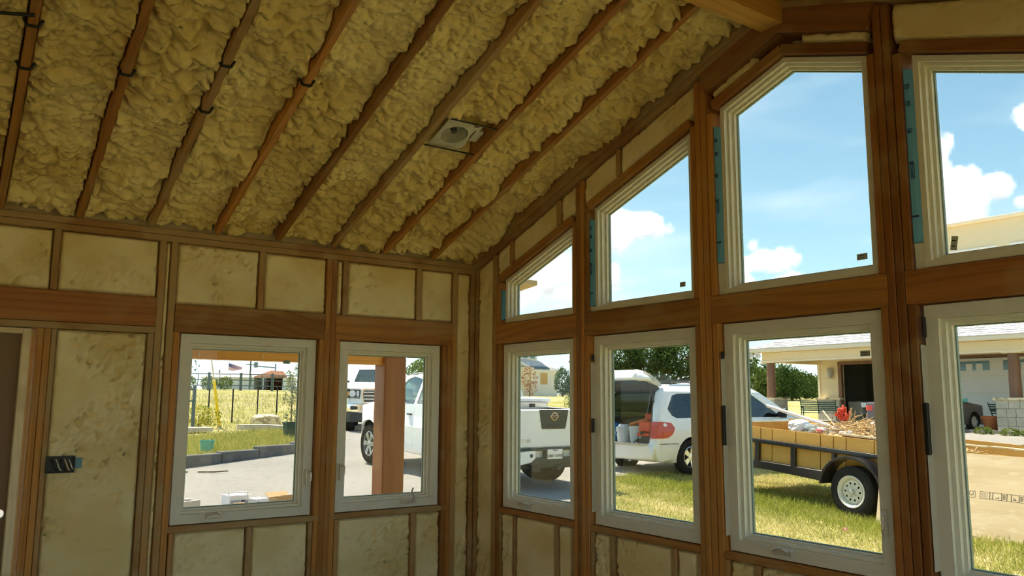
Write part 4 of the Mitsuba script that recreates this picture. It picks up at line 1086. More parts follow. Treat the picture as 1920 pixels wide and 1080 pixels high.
# --- the near pickup, seen from behind and along its left side
zr0, zr1 = zg(-5.15, 4.8), zg(-10.05, 4.8)
MT = mat4(Rz(math.pi) @ Ry(-math.atan2(zr1 - zr0, 4.9)), (-5.15, 4.82, zr0 + .03))
k = thing('pickup_truck', 'white crew cab pickup truck parked tailgate toward the corner window', 'pickup truck')
side = [(.10, .50), (.08, 1.30), (2.02, 1.30), (2.06, 1.28), (2.12, 1.62), (2.28, 1.80), (2.7, 1.87), (3.45, 1.87), (3.75, 1.79), (4.45, 1.30), (4.9, 1.24), (5.5, 1.14), (5.68, .98), (5.72, .55), (5.55, .40), (2.0, .36), (1.0, .46)]
front = [(-.97, .3), (-1.0, .55), (-1.0, .85), (-.965, 1.05), (-.945, 1.28), (-.74, 1.84), (-.66, 1.88), (.66, 1.88), (.74, 1.84), (.945, 1.28), (.965, 1.05), (1.0, .85), (1.0, .55), (.97, .3)]
plan = [(.05, -.97), (.05, .97), (.3, 1.0), (5.2, 1.0), (5.55, .85), (5.72, .5), (5.72, -.5), (5.55, -.85), (5.2, -1.0), (.3, -1.0)]
def outer(o): return cx(side, front, plan, o)
arch = [ycyl(x, .41, .475, s1 * .6 if s1 > 0 else -1.3, 1.3 if s1 > 0 else -.6) for x in (1.28, 4.9) for s1 in (1, -1)]
gap = sum(arch[1:], arch[0]) + mbox(.12, 1.98, -.80, .80, .72, 1.6)
wins = {'side_glass': prism([(3.08, 1.27), (3.06, 1.74), (3.42, 1.79), (3.62, 1.74), (4.18, 1.33), (4.16, 1.27)], -1.2, 1.2), 'rear_side_glass': prism([(2.28, 1.28), (2.34, 1.70), (2.50, 1.75), (2.98, 1.77), (2.98, 1.28)], -1.2, 1.2),
        'rear_window_glass': xprism([(-.66, 1.34), (.66, 1.34), (.58, 1.70), (-.58, 1.70)], 1.9, 2.4), 'windscreen_glass': xprism([(-.78, 1.30), (.78, 1.30), (.64, 1.80), (-.64, 1.80)], 3.7, 4.6) - mbox(3.6, 4.7, -1, 1, 1.0, 1.31)}
o2 = outer
def outer(o):
    s = o2(o)
    return shut(s, (2.12, 3.03, 4.28), .45, 1.28, .99) if o == 0 else s
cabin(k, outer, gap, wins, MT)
part(k, 'bed_liner', mbox(.12, 1.98, -.80, .80, .70, .73) + mbox(1.95, 1.98, -.8, .8, .72, 1.28) + mbox(.12, 1.98, .785, .80, .72, 1.29) + mbox(.12, 1.98, -.80, -.785, .72, 1.29), 'plastic_grey', M=MT)
tg = part(k, 'tailgate', hull([(.055 + dx, sy * .80, z) for sy in (-1, 1) for dx, z in ((0, .72), (-.012, 1.29), (.06, .72), (.06, 1.30))], .012), 'car_white', M=MT, label='white tailgate')
tp = poly_ex(sg.Polygon([(-.30, 1.305), (.30, 1.305), (.245, 1.02), (.225, 1.0), (-.225, 1.0), (-.245, 1.02)]), .02)
tp.apply_transform(np.array([[0, 0, 1, .022], [1, 0, 0, 0], [0, 1, 0, 0], [0, 0, 0, 1.0]])); put(f'{tg}__dark_panel', tp, 'plastic_grey', M=MT)
put(f'{tg}__latch', box((.015, 0, 1.045), (.02, .25, .05), .008), 'trim_dark', M=MT)
em = [lathe([(.050, -.008), (.068, -.008), (.068, .008), (.050, .008), (.050, -.008)], (0, 0, 0), 36)]
em[0].apply_transform(mat4(Ry(math.pi / 2), (.014, 0, 1.20))); em.append(box((.012, 0, 1.20), (.016, .172, .036), .005))
put(f'{tg}__emblem', em, 'chrome', smooth=30, M=MT)
def letters(text, h, k, y, x, z, bsdf, depth=.004, bold=True, center=True, name='lettering'):
    t = meshkit.text_mesh(text, h, depth, bold=bold); w = t.bounds[1][0] - t.bounds[0][0]
    t.apply_translation((-t.bounds[0][0] - (w / 2 if center else 0), 0, 0))
    # reads from behind the vehicle: local +y is to the left, so the line runs along -y, and the face looks to -x
    t.apply_transform(np.array([[0, 0, -1, x], [-1, 0, 0, y], [0, 1, 0, z], [0, 0, 0, 1.0]]))
    return put(f'{k}__{name}', t, bsdf, M=MT)
letters('NISSAN', .022, tg, 0, .004, 1.189, 'trim_dark', .004)
letters('TITAN', .052, tg, .57, .037, .79, 'alloy')
bm = part(k, 'rear_bumper', [hull([(.0, s1 * .40, .50), (.0, s1 * .40, .66), (.0, s1 * .92, .42), (.0, s1 * .92, .62), (.24, s1 * .96, .42), (.24, s1 * .96, .62), (.2, s1 * .40, .50), (.2, s1 * .40, .66)], .015) for s1 in (-1, 1)], 'car_white', smooth=30, M=MT)
put(f'{bm}__step_pad', box((.09, 0, .675), (.22, 1.82, .035), .01), 'plastic_grey', M=MT)
put(f'{bm}__lower_step', hull([(-.02, -.50, .46), (-.02, .50, .46), (-.02, -.40, .54), (-.02, .40, .54), (.2, -.5, .46), (.2, .5, .46), (.2, -.4, .54), (.2, .4, .54), (-.01, -.36, .40), (-.01, .36, .40), (.2, .3, .38), (.2, -.3, .38)]), 'plastic_grey', M=MT)
for s1 in (-1, 1): put(f'{bm}__sensor', cyl((-.022, s1 * .47, .585), (.0, s1 * .47, .585), .03, n=14), 'trim_dark', M=MT)
pk = part(k, 'license_plate', box((-.022, 0, .60), (.008, .31, .155), .003), 'plate_white', M=MT, label='Texas license plate')
put(f'{pk}__lettering', box((-.028, 0, .60), (.0005, .30, .001)), 'ink', M=MT)
letters('DBR-0690', .043, pk, 0, -.0265, .552, 'ink', .002)
letters('TEXAS', .022, pk, 0, -.0265, .648, 'navy', .002)
part(k, 'plate_recess', box((.03, 0, .60), (.09, .36, .2), .01), 'trim_dark', M=MT)
part(k, 'hitch', [box((.03, -.08, .385), (.16, .075, .075), .005), box((.2, 0, .40), (.1, 1.1, .09), .01), box((.06, .32, .37), (.1, .12, .10), .01)], 'trim_dark', M=MT)
sp = lathe([(.0, -.09), (.2, -.10), (.31, -.11), (.355, -.07), (.36, 0), (.355, .07), (.31, .11), (.2, .1), (0, .09)], (0, 0, 0), 40, 'x')
part(k, 'spare_tyre', sp, 'rubber', smooth=35, M=MT @ mat4(Ry(-.30), (.42, -.02, .50)))
part(k, 'exhaust', cyl((.35, -.62, .36), (.1, -.70, .36), .035, n=12), 'chrome', smooth=40, M=MT)
tb = part(k, 'tool_box', hull([(x, y, z) for x in (1.25, 1.75) for y in (-.80, .80) for z in (1.15, 1.38)], .01), 'alloy', M=MT)
put(f'{tb}__lid', box((1.5, 0, 1.425), (.56, 1.72, .07), .015), 'car_white', M=MT)
put(f'{tb}__latch', [box((1.235, y, 1.33), (.02, .12, .06), .008) for y in (-.45, .45)], 'trim_dark', M=MT)
for x in (1.28, 4.9):
    for s1 in (1, -1): wheel(k, x, s1 * .86, .40, .40, .27, s1, MT, spokes=6)
for s1 in (1, -1):
    for x in (2.27, 3.03 + .14): part(k, 'door_handle', hull([(x + dx, s1 * (.975), 1.08) for dx in (-.07, .07)] + [(x + dx, s1 * 1.0, 1.085) for dx in (-.06, .06)], .014), 'trim_dark', M=MT)
    part(k, 'side_mirror', [hull([(4.12, s1 * 1.05, 1.30), (4.12, s1 * 1.17, 1.30), (4.12, s1 * 1.05, 1.52), (4.12, s1 * 1.17, 1.52), (4.2, s1 * 1.1, 1.4)], .03), cyl((4.14, s1 * .93, 1.32), (4.14, s1 * 1.06, 1.36), .03)], 'trim_dark', smooth=40, M=MT)
    part(k, 'tail_lamp', hull([(.06, s1 * .985, .8), (.06, s1 * .975, 1.25), (.06, s1 * .84, .8), (.06, s1 * .84, 1.25), (.22, s1 * .995, .82), (.2, s1 * .975, 1.24)]), 'red_lens', M=MT)
for x in (2.5, 3.35):
    for y in (-.38, .38): part(k, 'seat', [hull([(x, y - .2, .7), (x, y + .2, .7), (x + .45, y - .2, .75), (x + .45, y + .2, .75)], .08), hull([(x - .05, y - .2, .75), (x - .05, y + .2, .75), (x - .2, y - .16, 1.38), (x - .2, y + .16, 1.38)], .07), hull([(x - .22, y - .09, 1.5), (x - .22, y + .09, 1.5)], .08)], 'interior_grey', smooth=50, M=MT)
part(k, 'steering_wheel', [tube([(3.92 + .07 * math.sin(t), .38 + .19 * math.cos(t), 1.22 + .18 * math.sin(t)) for t in np.linspace(0, 2 * np.pi, 25)], .018, 8), cyl((3.92, .38, 1.22), (4.1, .38, 1.1), .03)], 'interior_dark', smooth=40, M=MT)
part(k, 'dashboard', hull([(4.05, -.7, 1.0), (4.05, .7, 1.0), (4.1, -.7, 1.26), (4.1, .7, 1.26), (4.4, -.7, 1.2), (4.4, .7, 1.2)], .04), 'interior_dark', M=MT)

# --- the far pickup, facing the house
zf = zg(-16.6, 7.2) + .03
dv = np.array([5.43 + 16.58, -3.455 - 7.24]); ang = math.atan2(dv[1], dv[0])
MG = mat4(Rz(ang), (-16.58, 7.24, zf)) @ mat4(None, (-5.8, 0, 0))
k = thing('pickup_truck', 'white pickup truck with a chrome grille facing the house behind the porch post', 'pickup truck')
side = [(.05, .55), (.05, 1.42), (2.1, 1.42), (2.2, 1.85), (2.5, 1.97), (3.4, 1.97), (3.7, 1.92), (4.35, 1.47), (4.7, 1.42), (5.5, 1.33), (5.72, 1.22), (5.8, .95), (5.78, .52), (5.6, .40), (1.0, .42)]
front = [(-.98, .3), (-1.015, .6), (-1.015, 1.0), (-.97, 1.4), (-.76, 1.93), (-.68, 1.98), (.68, 1.98), (.76, 1.93), (.97, 1.4), (1.015, 1.0), (1.015, .6), (.98, .3)]
plan = [(.05, -1.0), (.05, 1.0), (5.4, 1.015), (5.68, .9), (5.8, .5), (5.8, -.5), (5.68, -.9), (5.4, -1.015)]
def outer(o): return cx(side, front, plan, o)
arch = [ycyl(x, .42, .48, s1 * .62 if s1 > 0 else -1.3, 1.3 if s1 > 0 else -.62) for x in (1.2, 4.85) for s1 in (1, -1)]
wins = {'windscreen_glass': xprism([(-.80, 1.48), (.80, 1.48), (.66, 1.90), (-.66, 1.90)], 3.6, 4.6), 'side_glass': prism([(2.35, 1.46), (2.4, 1.86), (3.6, 1.88), (4.1, 1.50), (4.1, 1.46)], -1.2, 1.2)}
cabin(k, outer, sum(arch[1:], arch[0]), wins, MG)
gr = part(k, 'grille', xprism([(-.50, .82), (.50, .82), (.535, 1.02), (.52, 1.26), (-.52, 1.26), (-.535, 1.02)], 5.72, 5.83) - xprism([(-.45, .87), (.45, .87), (.48, 1.02), (.465, 1.21), (-.465, 1.21), (-.48, 1.02)], 5.6, 5.9), 'chrome', M=MG, label='chrome grille surround')
put(f'{gr}__mesh', mbox(5.70, 5.805, -.47, .47, .86, 1.22), 'trim_dark', M=MG)
for z in (.95, 1.05, 1.15): put(f'{gr}__bar', box((5.815, 0, z), (.05, .92, .038), .012), 'chrome', M=MG)
for s1 in (1, -1):
    hl = part(k, 'headlight', hull([(5.775, s1 * .57, .97), (5.755, s1 * .57, 1.25), (5.62, s1 * .985, 1.0), (5.60, s1 * .975, 1.25), (5.72, s1 * .90, 1.0), (5.70, s1 * .90, 1.25), (5.5, s1 * .7, 1.1)], .012), 'trim_dark', smooth=40, M=MG)
    put(f'{hl}__reflector', [lathe([(0, .0), (.05, .006), (.095, .0), (.10, -.03), (0, -.03)], (5.765, s1 * .79, 1.11), 22, 'x'), box((5.775, s1 * .635, 1.11), (.04, .07, .17), .01)], 'clear_lens', smooth=40, M=MG)
    put(f'{hl}__trim', [box((5.775, s1 * .72, 1.235), (.04, .30, .018), .004), box((5.785, s1 * .72, .985), (.04, .30, .018), .004)], 'alloy', M=MG)
    put(f'{hl}__marker', box((5.705, s1 * .915, 1.10), (.05, .05, .14), .01), 'amber_lens', M=MG)
    put(f'{hl}__surround', hull([(5.68, s1 * .56, .96), (5.70, s1 * .56, 1.26), (5.50, s1 * .985, 1.0), (5.48, s1 * .975, 1.26), (5.60, s1 * .6, 1.1)]), 'trim_dark', M=MG)
    part(k, 'fog_lamp', hull([(5.83, s1 * (.62 + a), .66 + b) for a in (0, .2) for b in (0, .07)], .02), 'trim_dark', smooth=40, M=MG)
    part(k, 'side_mirror', [hull([(4.0, s1 * 1.10, 1.50), (4.0, s1 * 1.32, 1.50), (4.02, s1 * 1.10, 1.70), (4.02, s1 * 1.32, 1.70), (4.12, s1 * 1.2, 1.6)], .03), cyl((4.05, s1 * .95, 1.5), (4.05, s1 * 1.12, 1.52), .03)], 'trim_dark', smooth=40, M=MG)
    part(k, 'tow_hook', hull([(5.84, s1 * .36, .52), (5.84, s1 * .42, .52), (5.84, s1 * .36, .60), (5.84, s1 * .42, .60)], .012), 'tool_red', M=MG)
part(k, 'front_bumper', hull([(5.80, s1 * .85, z) for s1 in (1, -1) for z in (.60, .80)] + [(5.60, s1 * 1.0, z) for s1 in (1, -1) for z in (.60, .78)] + [(5.86, s1 * .4, z) for s1 in (1, -1) for z in (.56, .78)], .02), 'chrome', smooth=40, M=MG)
part(k, 'front_valance', hull([(5.78, s1 * .82, z) for s1 in (1, -1) for z in (.30, .56)] + [(5.55, s1 * .96, z) for s1 in (1, -1) for z in (.30, .58)], .02), 'trim_dark', smooth=40, M=MG)
for x in (1.2, 4.85):
    for s1 in (1, -1): wheel(k, x, s1 * .86, .41, .41, .28, s1, MG, spokes=6)
part(k, 'seat', [hull([(2.9, y - .2, 1.0), (2.9, y + .2, 1.0), (2.75, y - .16, 1.6), (2.75, y + .16, 1.6)], .08) for y in (-.42, .42)], 'interior_grey', M=MG)

# --- the minivan with its liftgate up
MV = mat4(Rz(math.pi / 2), (-6.63, 7.66, zg(-6.63, 9.5) - .02))
k = thing('minivan', 'white minivan with its liftgate raised and cargo of buckets and tools', 'minivan')
side = [(.02, .30), (-.02, .56), (.06, .62), (.10, .95), (.20, 1.30), (.34, 1.58), (.48, 1.69), (.85, 1.755), (2.4, 1.77), (3.1, 1.70), (4.1, 1.17), (4.7, 1.0), (5.0, .82), (5.1, .55), (5.05, .28), (4.6, .24), (.4, .24)]
front = [(-.93, .22), (-.98, .5), (-.99, .85), (-.955, 1.05), (-.80, 1.60), (-.66, 1.75), (-.3, 1.775), (.3, 1.775), (.66, 1.75), (.80, 1.60), (.955, 1.05), (.99, .85), (.98, .5), (.93, .22)]
plan = [(.16, -.99), (.0, -.82), (-.03, -.4), (-.03, .4), (.0, .82), (.16, .99), (4.6, .99), (4.95, .8), (5.1, .4), (5.1, -.4), (4.95, -.8), (4.6, -.99)]
def outer(o): return cx(side, front, plan, o)
arch = [ycyl(x, .33, .40, s1 * .70 if s1 > 0 else -1.3, 1.3 if s1 > 0 else -.70) for x in (.97, 4.05) for s1 in (1, -1)]
hatch = xprism([(-.70, .60), (.70, .60), (.74, .95), (.70, 1.20), (.60, 1.60), (-.60, 1.60), (-.70, 1.20), (-.74, .95)], -.3, .62)
wins = {'quarter_glass': prism([(.48, 1.14), (.40, 1.26), (.60, 1.52), (.75, 1.56), (1.62, 1.58), (1.62, 1.09), (.60, 1.09)], -1.2, 1.2), 'side_glass': prism([(1.70, 1.09), (1.70, 1.58), (2.66, 1.58), (2.66, 1.09)], -1.2, 1.2),
        'front_side_glass': prism([(2.74, 1.09), (2.74, 1.58), (3.0, 1.56), (3.72, 1.15), (3.72, 1.09)], -1.2, 1.2), 'windscreen_glass': xprism([(-.80, 1.2), (.80, 1.2), (.66, 1.64), (-.66, 1.64)], 3.1, 4.2) - mbox(3, 4.5, -1, 1, 1, 1.22)}
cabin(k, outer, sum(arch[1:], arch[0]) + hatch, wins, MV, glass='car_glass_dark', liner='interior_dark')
part(k, 'cargo_floor', mbox(.05, 4.0, -.86, .86, .50, .56), 'interior_grey', M=MV)
part(k, 'sill_plate', [box((.06, 0, .575), (.12, 1.42, .03), .008), box((-.02, 0, .60), (.10, 1.5, .02), .006)], 'hardware', M=MV)
part(k, 'hatch_seal', xprism([(-.73, .585), (.73, .585), (.775, .95), (.73, 1.21), (.63, 1.63), (-.63, 1.63), (-.73, 1.21), (-.775, .95)], -.3, .6) .__sub__(xprism([(-.70, .60), (.70, .60), (.74, .95), (.70, 1.20), (.60, 1.60), (-.60, 1.60), (-.70, 1.20), (-.74, .95)], -.4, .7)) ^ (outer(-.002) - outer(.03)), 'trim_dark', M=MV)
lg = part(k, 'liftgate', prism([(.46, 1.735), (.44, 1.69), (.05, 1.80), (-.16, 1.80), (-.25, 1.84), (-.22, 1.95), (-.10, 2.02), (.08, 1.99), (.3, 1.86)], -.70, .70) ^ cx([(-1, 1), (-1, 2.5), (1, 2.5), (1, 1)], [(-.72, 1.5), (-.74, 1.8), (-.60, 2.04), (.60, 2.04), (.74, 1.8), (.72, 1.5)], [(.5, -.74), (-.2, -.70), (-.3, -.5), (-.3, .5), (-.2, .70), (.5, .74)]), 'car_white', smooth=35, M=MV, label='raised white liftgate')
put(f'{lg}__inner_trim', prism([(.43, 1.685), (.43, 1.60), (.0, 1.70), (-.2, 1.74), (-.22, 1.80), (-.12, 1.80), (.05, 1.79)], -.66, .66), 'interior_dark', M=MV)
put(f'{lg}__plate_recess', [box((-.235, .28 + d, 1.925), (.03, .05, .03), .005) for d in (-.24, -.16, -.08, 0, .08)] + [box((-.24, .16, 1.885), (.03, .5, .012), .003)], 'trim_dark', M=MV)
for s1 in (1, -1):
    part(k, 'gas_strut', cyl((.30, s1 * .70, 1.25), (.12, s1 * .68, 1.76), .012, n=8), 'trim_dark', M=MV)
    part(k, 'roof_rail', [tube([(.55, s1 * .62, 1.76), (.72, s1 * .62, 1.82), (2.6, s1 * .60, 1.84), (2.8, s1 * .60, 1.78)], .018, 8), hull([(.5, s1 * .62, 1.76), (.8, s1 * .62, 1.765), (.7, s1 * .62, 1.82)], .02)], 'trim_dark', smooth=40, M=MV)
    tl = part(k, 'tail_lamp', (outer(-.012) - outer(.02)) ^ prism([(-.1, .76), (-.1, 1.0), (.15, 1.03), (.42, 1.0), (.50, .90), (.42, .78), (.3, .72), (-.1, .70)], .755 if s1 > 0 else -1.2, 1.2 if s1 > 0 else -.755), 'red_lens', smooth=30, M=MV)
    put(f'{tl}__reverse_lamp', (outer(-.018) - outer(.02)) ^ prism([(.20, .935), (.18, 1.0), (.42, .98), (.42, .93)], .755 if s1 > 0 else -1.2, 1.2 if s1 > 0 else -.755), 'clear_lens', M=MV)
    part(k, 'side_mirror', hull([(3.62, s1 * 1.06, 1.10), (3.62, s1 * 1.20, 1.10), (3.64, s1 * 1.06, 1.25), (3.64, s1 * 1.2, 1.25), (3.72, s1 * 1.1, 1.17), (3.68, s1 * .93, 1.12)], .025), 'black_gloss', smooth=40, M=MV)
    part(k, 'body_seam', (outer(-.003) - outer(.01)) ^ mbox(.12, .60, .7 if s1 > 0 else -1.2, 1.2 if s1 > 0 else -.7, .600, .612), 'trim_dark', M=MV)
for x in (.97, 4.05):
    for s1 in (1, -1): wheel(k, x, s1 * .87, .34, .335, .21, s1, MV, spokes=5)
for x, y in ((1.75, 0), (2.75, -.42), (2.75, .42)):
    ww = .62 if y == 0 else .22
    part(k, 'seat', [hull([(x, y - ww, .75), (x, y + ww, .75), (x - .2, y - ww * .9, 1.25), (x - .2, y + ww * .9, 1.25)], .08)] + [hull([(x - .24, y + q - .1, 1.36), (x - .24, y + q + .1, 1.36)], .07) for q in ((-.4, .4) if y == 0 else (0,))], 'interior_grey', smooth=50, M=MV)


def van(p): return (MV @ np.array([*p, 1.0]))[:3]


vb = van((0, 0, .562))[2]
for q, (lx, ly, lb, sc, r) in enumerate([(.30, .22, 'grey plastic bucket at the left in the open minivan', .33, .15), (.30, -.17, 'pale blue grey plastic bucket beside the red tool case in the minivan', .36, .165)]):
    c = van((lx, ly, .562)); kk = thing('plastic_bucket', lb, 'bucket')
    part(kk, 'body', lathe([(0, 0), (r * .86, 0), (r, sc), (r * .96, sc), (r * .83, .012), (0, .012)], c, 28), 'bucket_grey', smooth=35)
    part(kk, 'rim', [lathe([(r, sc - h), (r + .012, sc - h), (r + .012, sc - h + .015), (r, sc - h + .015)], c, 28) for h in (.015, .05, .085)], 'bucket_grey')
    part(kk, 'bail', tube([c + np.array([r * 1.05 * math.cos(t), -r * .4 * math.sin(t) - r * .6, sc - .06 - .10 * math.sin(t)]) for t in np.linspace(0, math.pi, 11)], .004, 6), 'steel')
    if q == 0: tag(put('rag', rock(c + np.array([-.03, 0, sc + .01]), (.10, .08, .05), 4, 3, .6), 'bag_white', smooth=50), 'crumpled white rag on top of the left bucket in the minivan', 'rag')
c = van((.28, -.53, .562)); kk = thing('tool_case', 'red plastic tool case at the right of the minivan cargo floor', 'tool case')
part(kk, 'base', box(c + [0, 0, .09], (.30, .38, .18), .015), 'interior_dark'); part(kk, 'tray', box(c + [0, 0, .21], (.32, .40, .07), .015), 'tool_red'); part(kk, 'lid', box(c + [0, .02, .36], (.30, .36, .20), .02), 'tool_red'); part(kk, 'latch', box(c + [0, -.21, .24], (.08, .02, .06), .006), 'black')
c = van((.35, .60, .562)); kk = thing('blue_tote', 'bright blue bag at the left edge of the minivan cargo', 'bag')
part(kk, 'body', rock(c + [0, 0, .2], (.17, .17, .22), 12, 3, .2), 'tool_blue', smooth=50); part(kk, 'base', box(c + [0, -.05, .07], (.26, .2, .13), .02), 'amber_lens')
c = van((.10, -.36, .562)); kk = thing('power_drill', 'small black and silver power tool on the minivan sill', 'power tool')
part(kk, 'body', hull([c + [-.05, 0, .06], c + [.06, 0, .13]], .035), 'black_gloss', smooth=40); part(kk, 'chuck', cyl(c + [.06, 0, .13], c + [.11, 0, .165], .022, .015), 'chrome', smooth=40); part(kk, 'grip', hull([c + [-.03, 0, .06], c + [.02, -.02, .03]], .025), 'alloy', smooth=40)
c = van((.16, -.37, .562)); tag(put('green_bottle', lathe([(0, 0), (.03, 0), (.03, .14), (.012, .19), (.012, .22), (0, .22)], c + [.08, 0, 0], 16), 'teal', smooth=40), 'small green bottle beside the red tool case', 'bottle')
c = van((.62, -.05, .9)); kk = thing('orange_level', 'orange handled tool lying across the top of the cargo', 'tool')
part(kk, 'blade', hull([c + [-.42, -.05, .02], c + [.28, .3, .18]], .022), 'alloy', smooth=40); part(kk, 'handle', hull([c + [-.20, -.2, .04], c + [.18, -.05, .16]], .04), 'tool_orange', smooth=40); part(kk, 'block', box(c + [.2, -.05, .20], (.2, .12, .13), .02), 'tool_red')
tag(put('dark_bundle', rock(van((.75, -.35, .80)), (.26, .35, .26), 15, 3, .4), 'interior_dark', smooth=45), 'dark bundle heaped at the right of the minivan cargo', 'bundle')
tag(put('dark_bundle', rock(van((.95, .30, .80)), (.45, .30, .26), 16, 3, .4), 'interior_dark', smooth=45), 'dark bundle heaped behind the minivan buckets', 'bundle')

# --- the grey sedan nosing into the far porch
zs_ = zg(-9.8, 25) + .03
MS = mat4(Rz(math.radians(86.3)), (-9.97, 22.87, zs_))
k = thing('sedan', 'dark grey sedan nosed into the porch of the garage house', 'sedan')
side = [(.05, .32), (-.02, .60), (.03, .98), (.85, 1.02), (1.45, 1.36), (2.5, 1.40), (3.3, 1.02), (4.45, .88), (4.78, .65), (4.8, .30), (4.5, .22), (.4, .22)]
front = [(-.84, .2), (-.88, .5), (-.88, .85), (-.80, 1.05), (-.60, 1.39), (.60, 1.39), (.80, 1.05), (.88, .85), (.88, .5), (.84, .2)]
plan = [(.2, -.88), (.02, -.7), (-.02, 0), (.02, .7), (.2, .88), (4.3, .88), (4.65, .7), (4.8, .3), (4.8, -.3), (4.65, -.7), (4.3, -.88)]
def outer(o): return cx(side, front, plan, o)
arch = [ycyl(x, .31, .37, s1 * .6 if s1 > 0 else -1.3, 1.3 if s1 > 0 else -.6) for x in (1.0, 3.8) for s1 in (1, -1)]
wins = {'side_glass': prism([(1.3, 1.06), (1.6, 1.33), (2.4, 1.34), (3.0, 1.06)], -1.2, 1.2), 'rear_window_glass': xprism([(-.66, 1.08), (.66, 1.08), (.54, 1.33), (-.54, 1.33)], .7, 1.5), 'windscreen_glass': xprism([(-.66, 1.06), (.66, 1.06), (.54, 1.35), (-.54, 1.35)], 2.55, 3.35)}
cabin(k, outer, sum(arch[1:], arch[0]), wins, MS, body='car_grey', glass='car_glass_dark')
for s1 in (1, -1): part(k, 'tail_lamp', (outer(-.01) - outer(.02)) ^ mbox(-.2, .2, .50 if s1 > 0 else -.9, .9 if s1 > 0 else -.50, .70, .88), 'red_lens', M=MS)
for s1 in (1, -1): part(k, 'side_mirror', hull([(3.0, s1 * .98, 1.02), (3.02, s1 * 1.08, 1.02), (3.0, s1 * .98, 1.12), (3.02, s1 * 1.08, 1.12), (3.1, s1 * .86, 1.02)], .02), 'teal', smooth=40, M=MS)
part(k, 'rear_bumper', (outer(-.02) - outer(.03)) ^ mbox(-.3, .25, -1, 1, .36, .62), 'car_grey', smooth=35, M=MS)
part(k, 'license_plate', box((-.015, 0, .80), (.01, .31, .155), .003), 'plate_white', M=MS)
for x in (1.0, 3.8):
    for s1 in (1, -1): wheel(k, x, s1 * .77, .32, .315, .20, s1, MS, spokes=7)

# ------------------------------------------------------------------ trailer: local x toward its hitch, y to the near (left) side
hd = math.atan2(.087, -.996)
MR = mat4(Rz(hd) @ Ry(-.058), (-1.34 + .087 * 1.0, 7.31 + .996 * 1.0, -.0))
k = thing('utility_trailer', 'black steel utility trailer with plywood sides parked on the lawn', 'trailer')
LF, LB, HW = 2.9, -2.0, .92
zt0, zt1, zrail = .56, 1.085, .87
seams = [LB, -1.55, -.95, -.18, .28, .50, .73, 1.19, 1.66, 1.90, LF]
for a, b in zip(seams[:-1], seams[1:]):
    part(k, 'side_board', box(((a + b) / 2, HW, (zt0 + zt1) / 2), (b - a - .014, .018, zt1 - zt0), .002), 'osb', M=MR)
for a in seams[1:-1]: part(k, 'added_batten', box((a, HW - .02, (zt0 + zt1) / 2 - .01), (.07, .02, zt1 - zt0 - .02), .002), 'log_wood', M=MR)  # dark backing strips added to stop light through the board gaps
for a, b in zip([LB, -.8, .4, 1.6], [-.8, .4, 1.6, LF]):
    part(k, 'side_board', box(((a + b) / 2, -HW, (zt0 + zt1) / 2), (b - a - .01, .018, zt1 - zt0), .002), 'osb', M=MR)
part(k, 'front_board', box((LF, 0, (zt0 + zt1) / 2), (.018, 2 * HW, zt1 - zt0), .002), 'osb', M=MR)
for y in (HW + .03, -HW - .03):
    s1 = 1 if y > 0 else -1
    part(k, 'top_rail', hull([(LB, y, zrail - .022), (LF, y, zrail - .022), (LB, y, zrail + .022), (LF, y, zrail + .022), (LB, y + s1 * .045, zrail - .022), (LF, y + s1 * .045, zrail - .022), (LB, y + s1 * .045, zrail + .022), (LF, y + s1 * .045, zrail + .022)], .012), 'black_gloss', smooth=30, M=MR)
    for x in (1.93, 1.20, .46, -.75, -1.3, LB + .03, LF - .03):
        part(k, 'stake_post', box((x, y + s1 * .015, (zrail + .44) / 2), (.085 if x in (1.20, 1.93) else .06, .05, zrail - .44), .006), 'black_gloss', M=MR)
    part(k, 'frame_rail', [box(((LF + LB) / 2, y, .495), (LF - LB, .07, .125), .008), hull([(.50, y + s1 * .03, .40), (.50, y + s1 * .03, .45), (1.9, y + s1 * .03, .44), (1.9, y + s1 * .03, .47), (.50, y + s1 * .0, .40), (1.9, y, .44)])], 'black_gloss', M=MR)
part(k, 'deck', box(((LF + LB) / 2, 0, .55), (LF - LB, 2 * HW, .035), .004), 'pine', M=MR)
for x in np.arange(LB + .3, LF, .6): part(k, 'cross_member', box((x, 0, .49), (.05, 2 * HW, .08), .004), 'black', M=MR)
part(k, 'tongue', [cyl((LF, .8, .47), (LF + 1.2, 0, .47), .05, n=8), cyl((LF, -.8, .47), (LF + 1.2, 0, .47), .05, n=8), box((LF + 1.3, 0, .47), (.3, .1, .1), .02)], 'black', M=MR)
part(k, 'jack', [cyl((LF + 1.0, 0, .02), (LF + 1.0, 0, .75), .03, n=10), box((LF + 1.0, 0, .03), (.16, .16, .02))], 'steel', M=MR)
part(k, 'axle', cyl((-.0, -1.0, .36), (0, 1.0, .36), .04, n=12), 'black', M=MR)
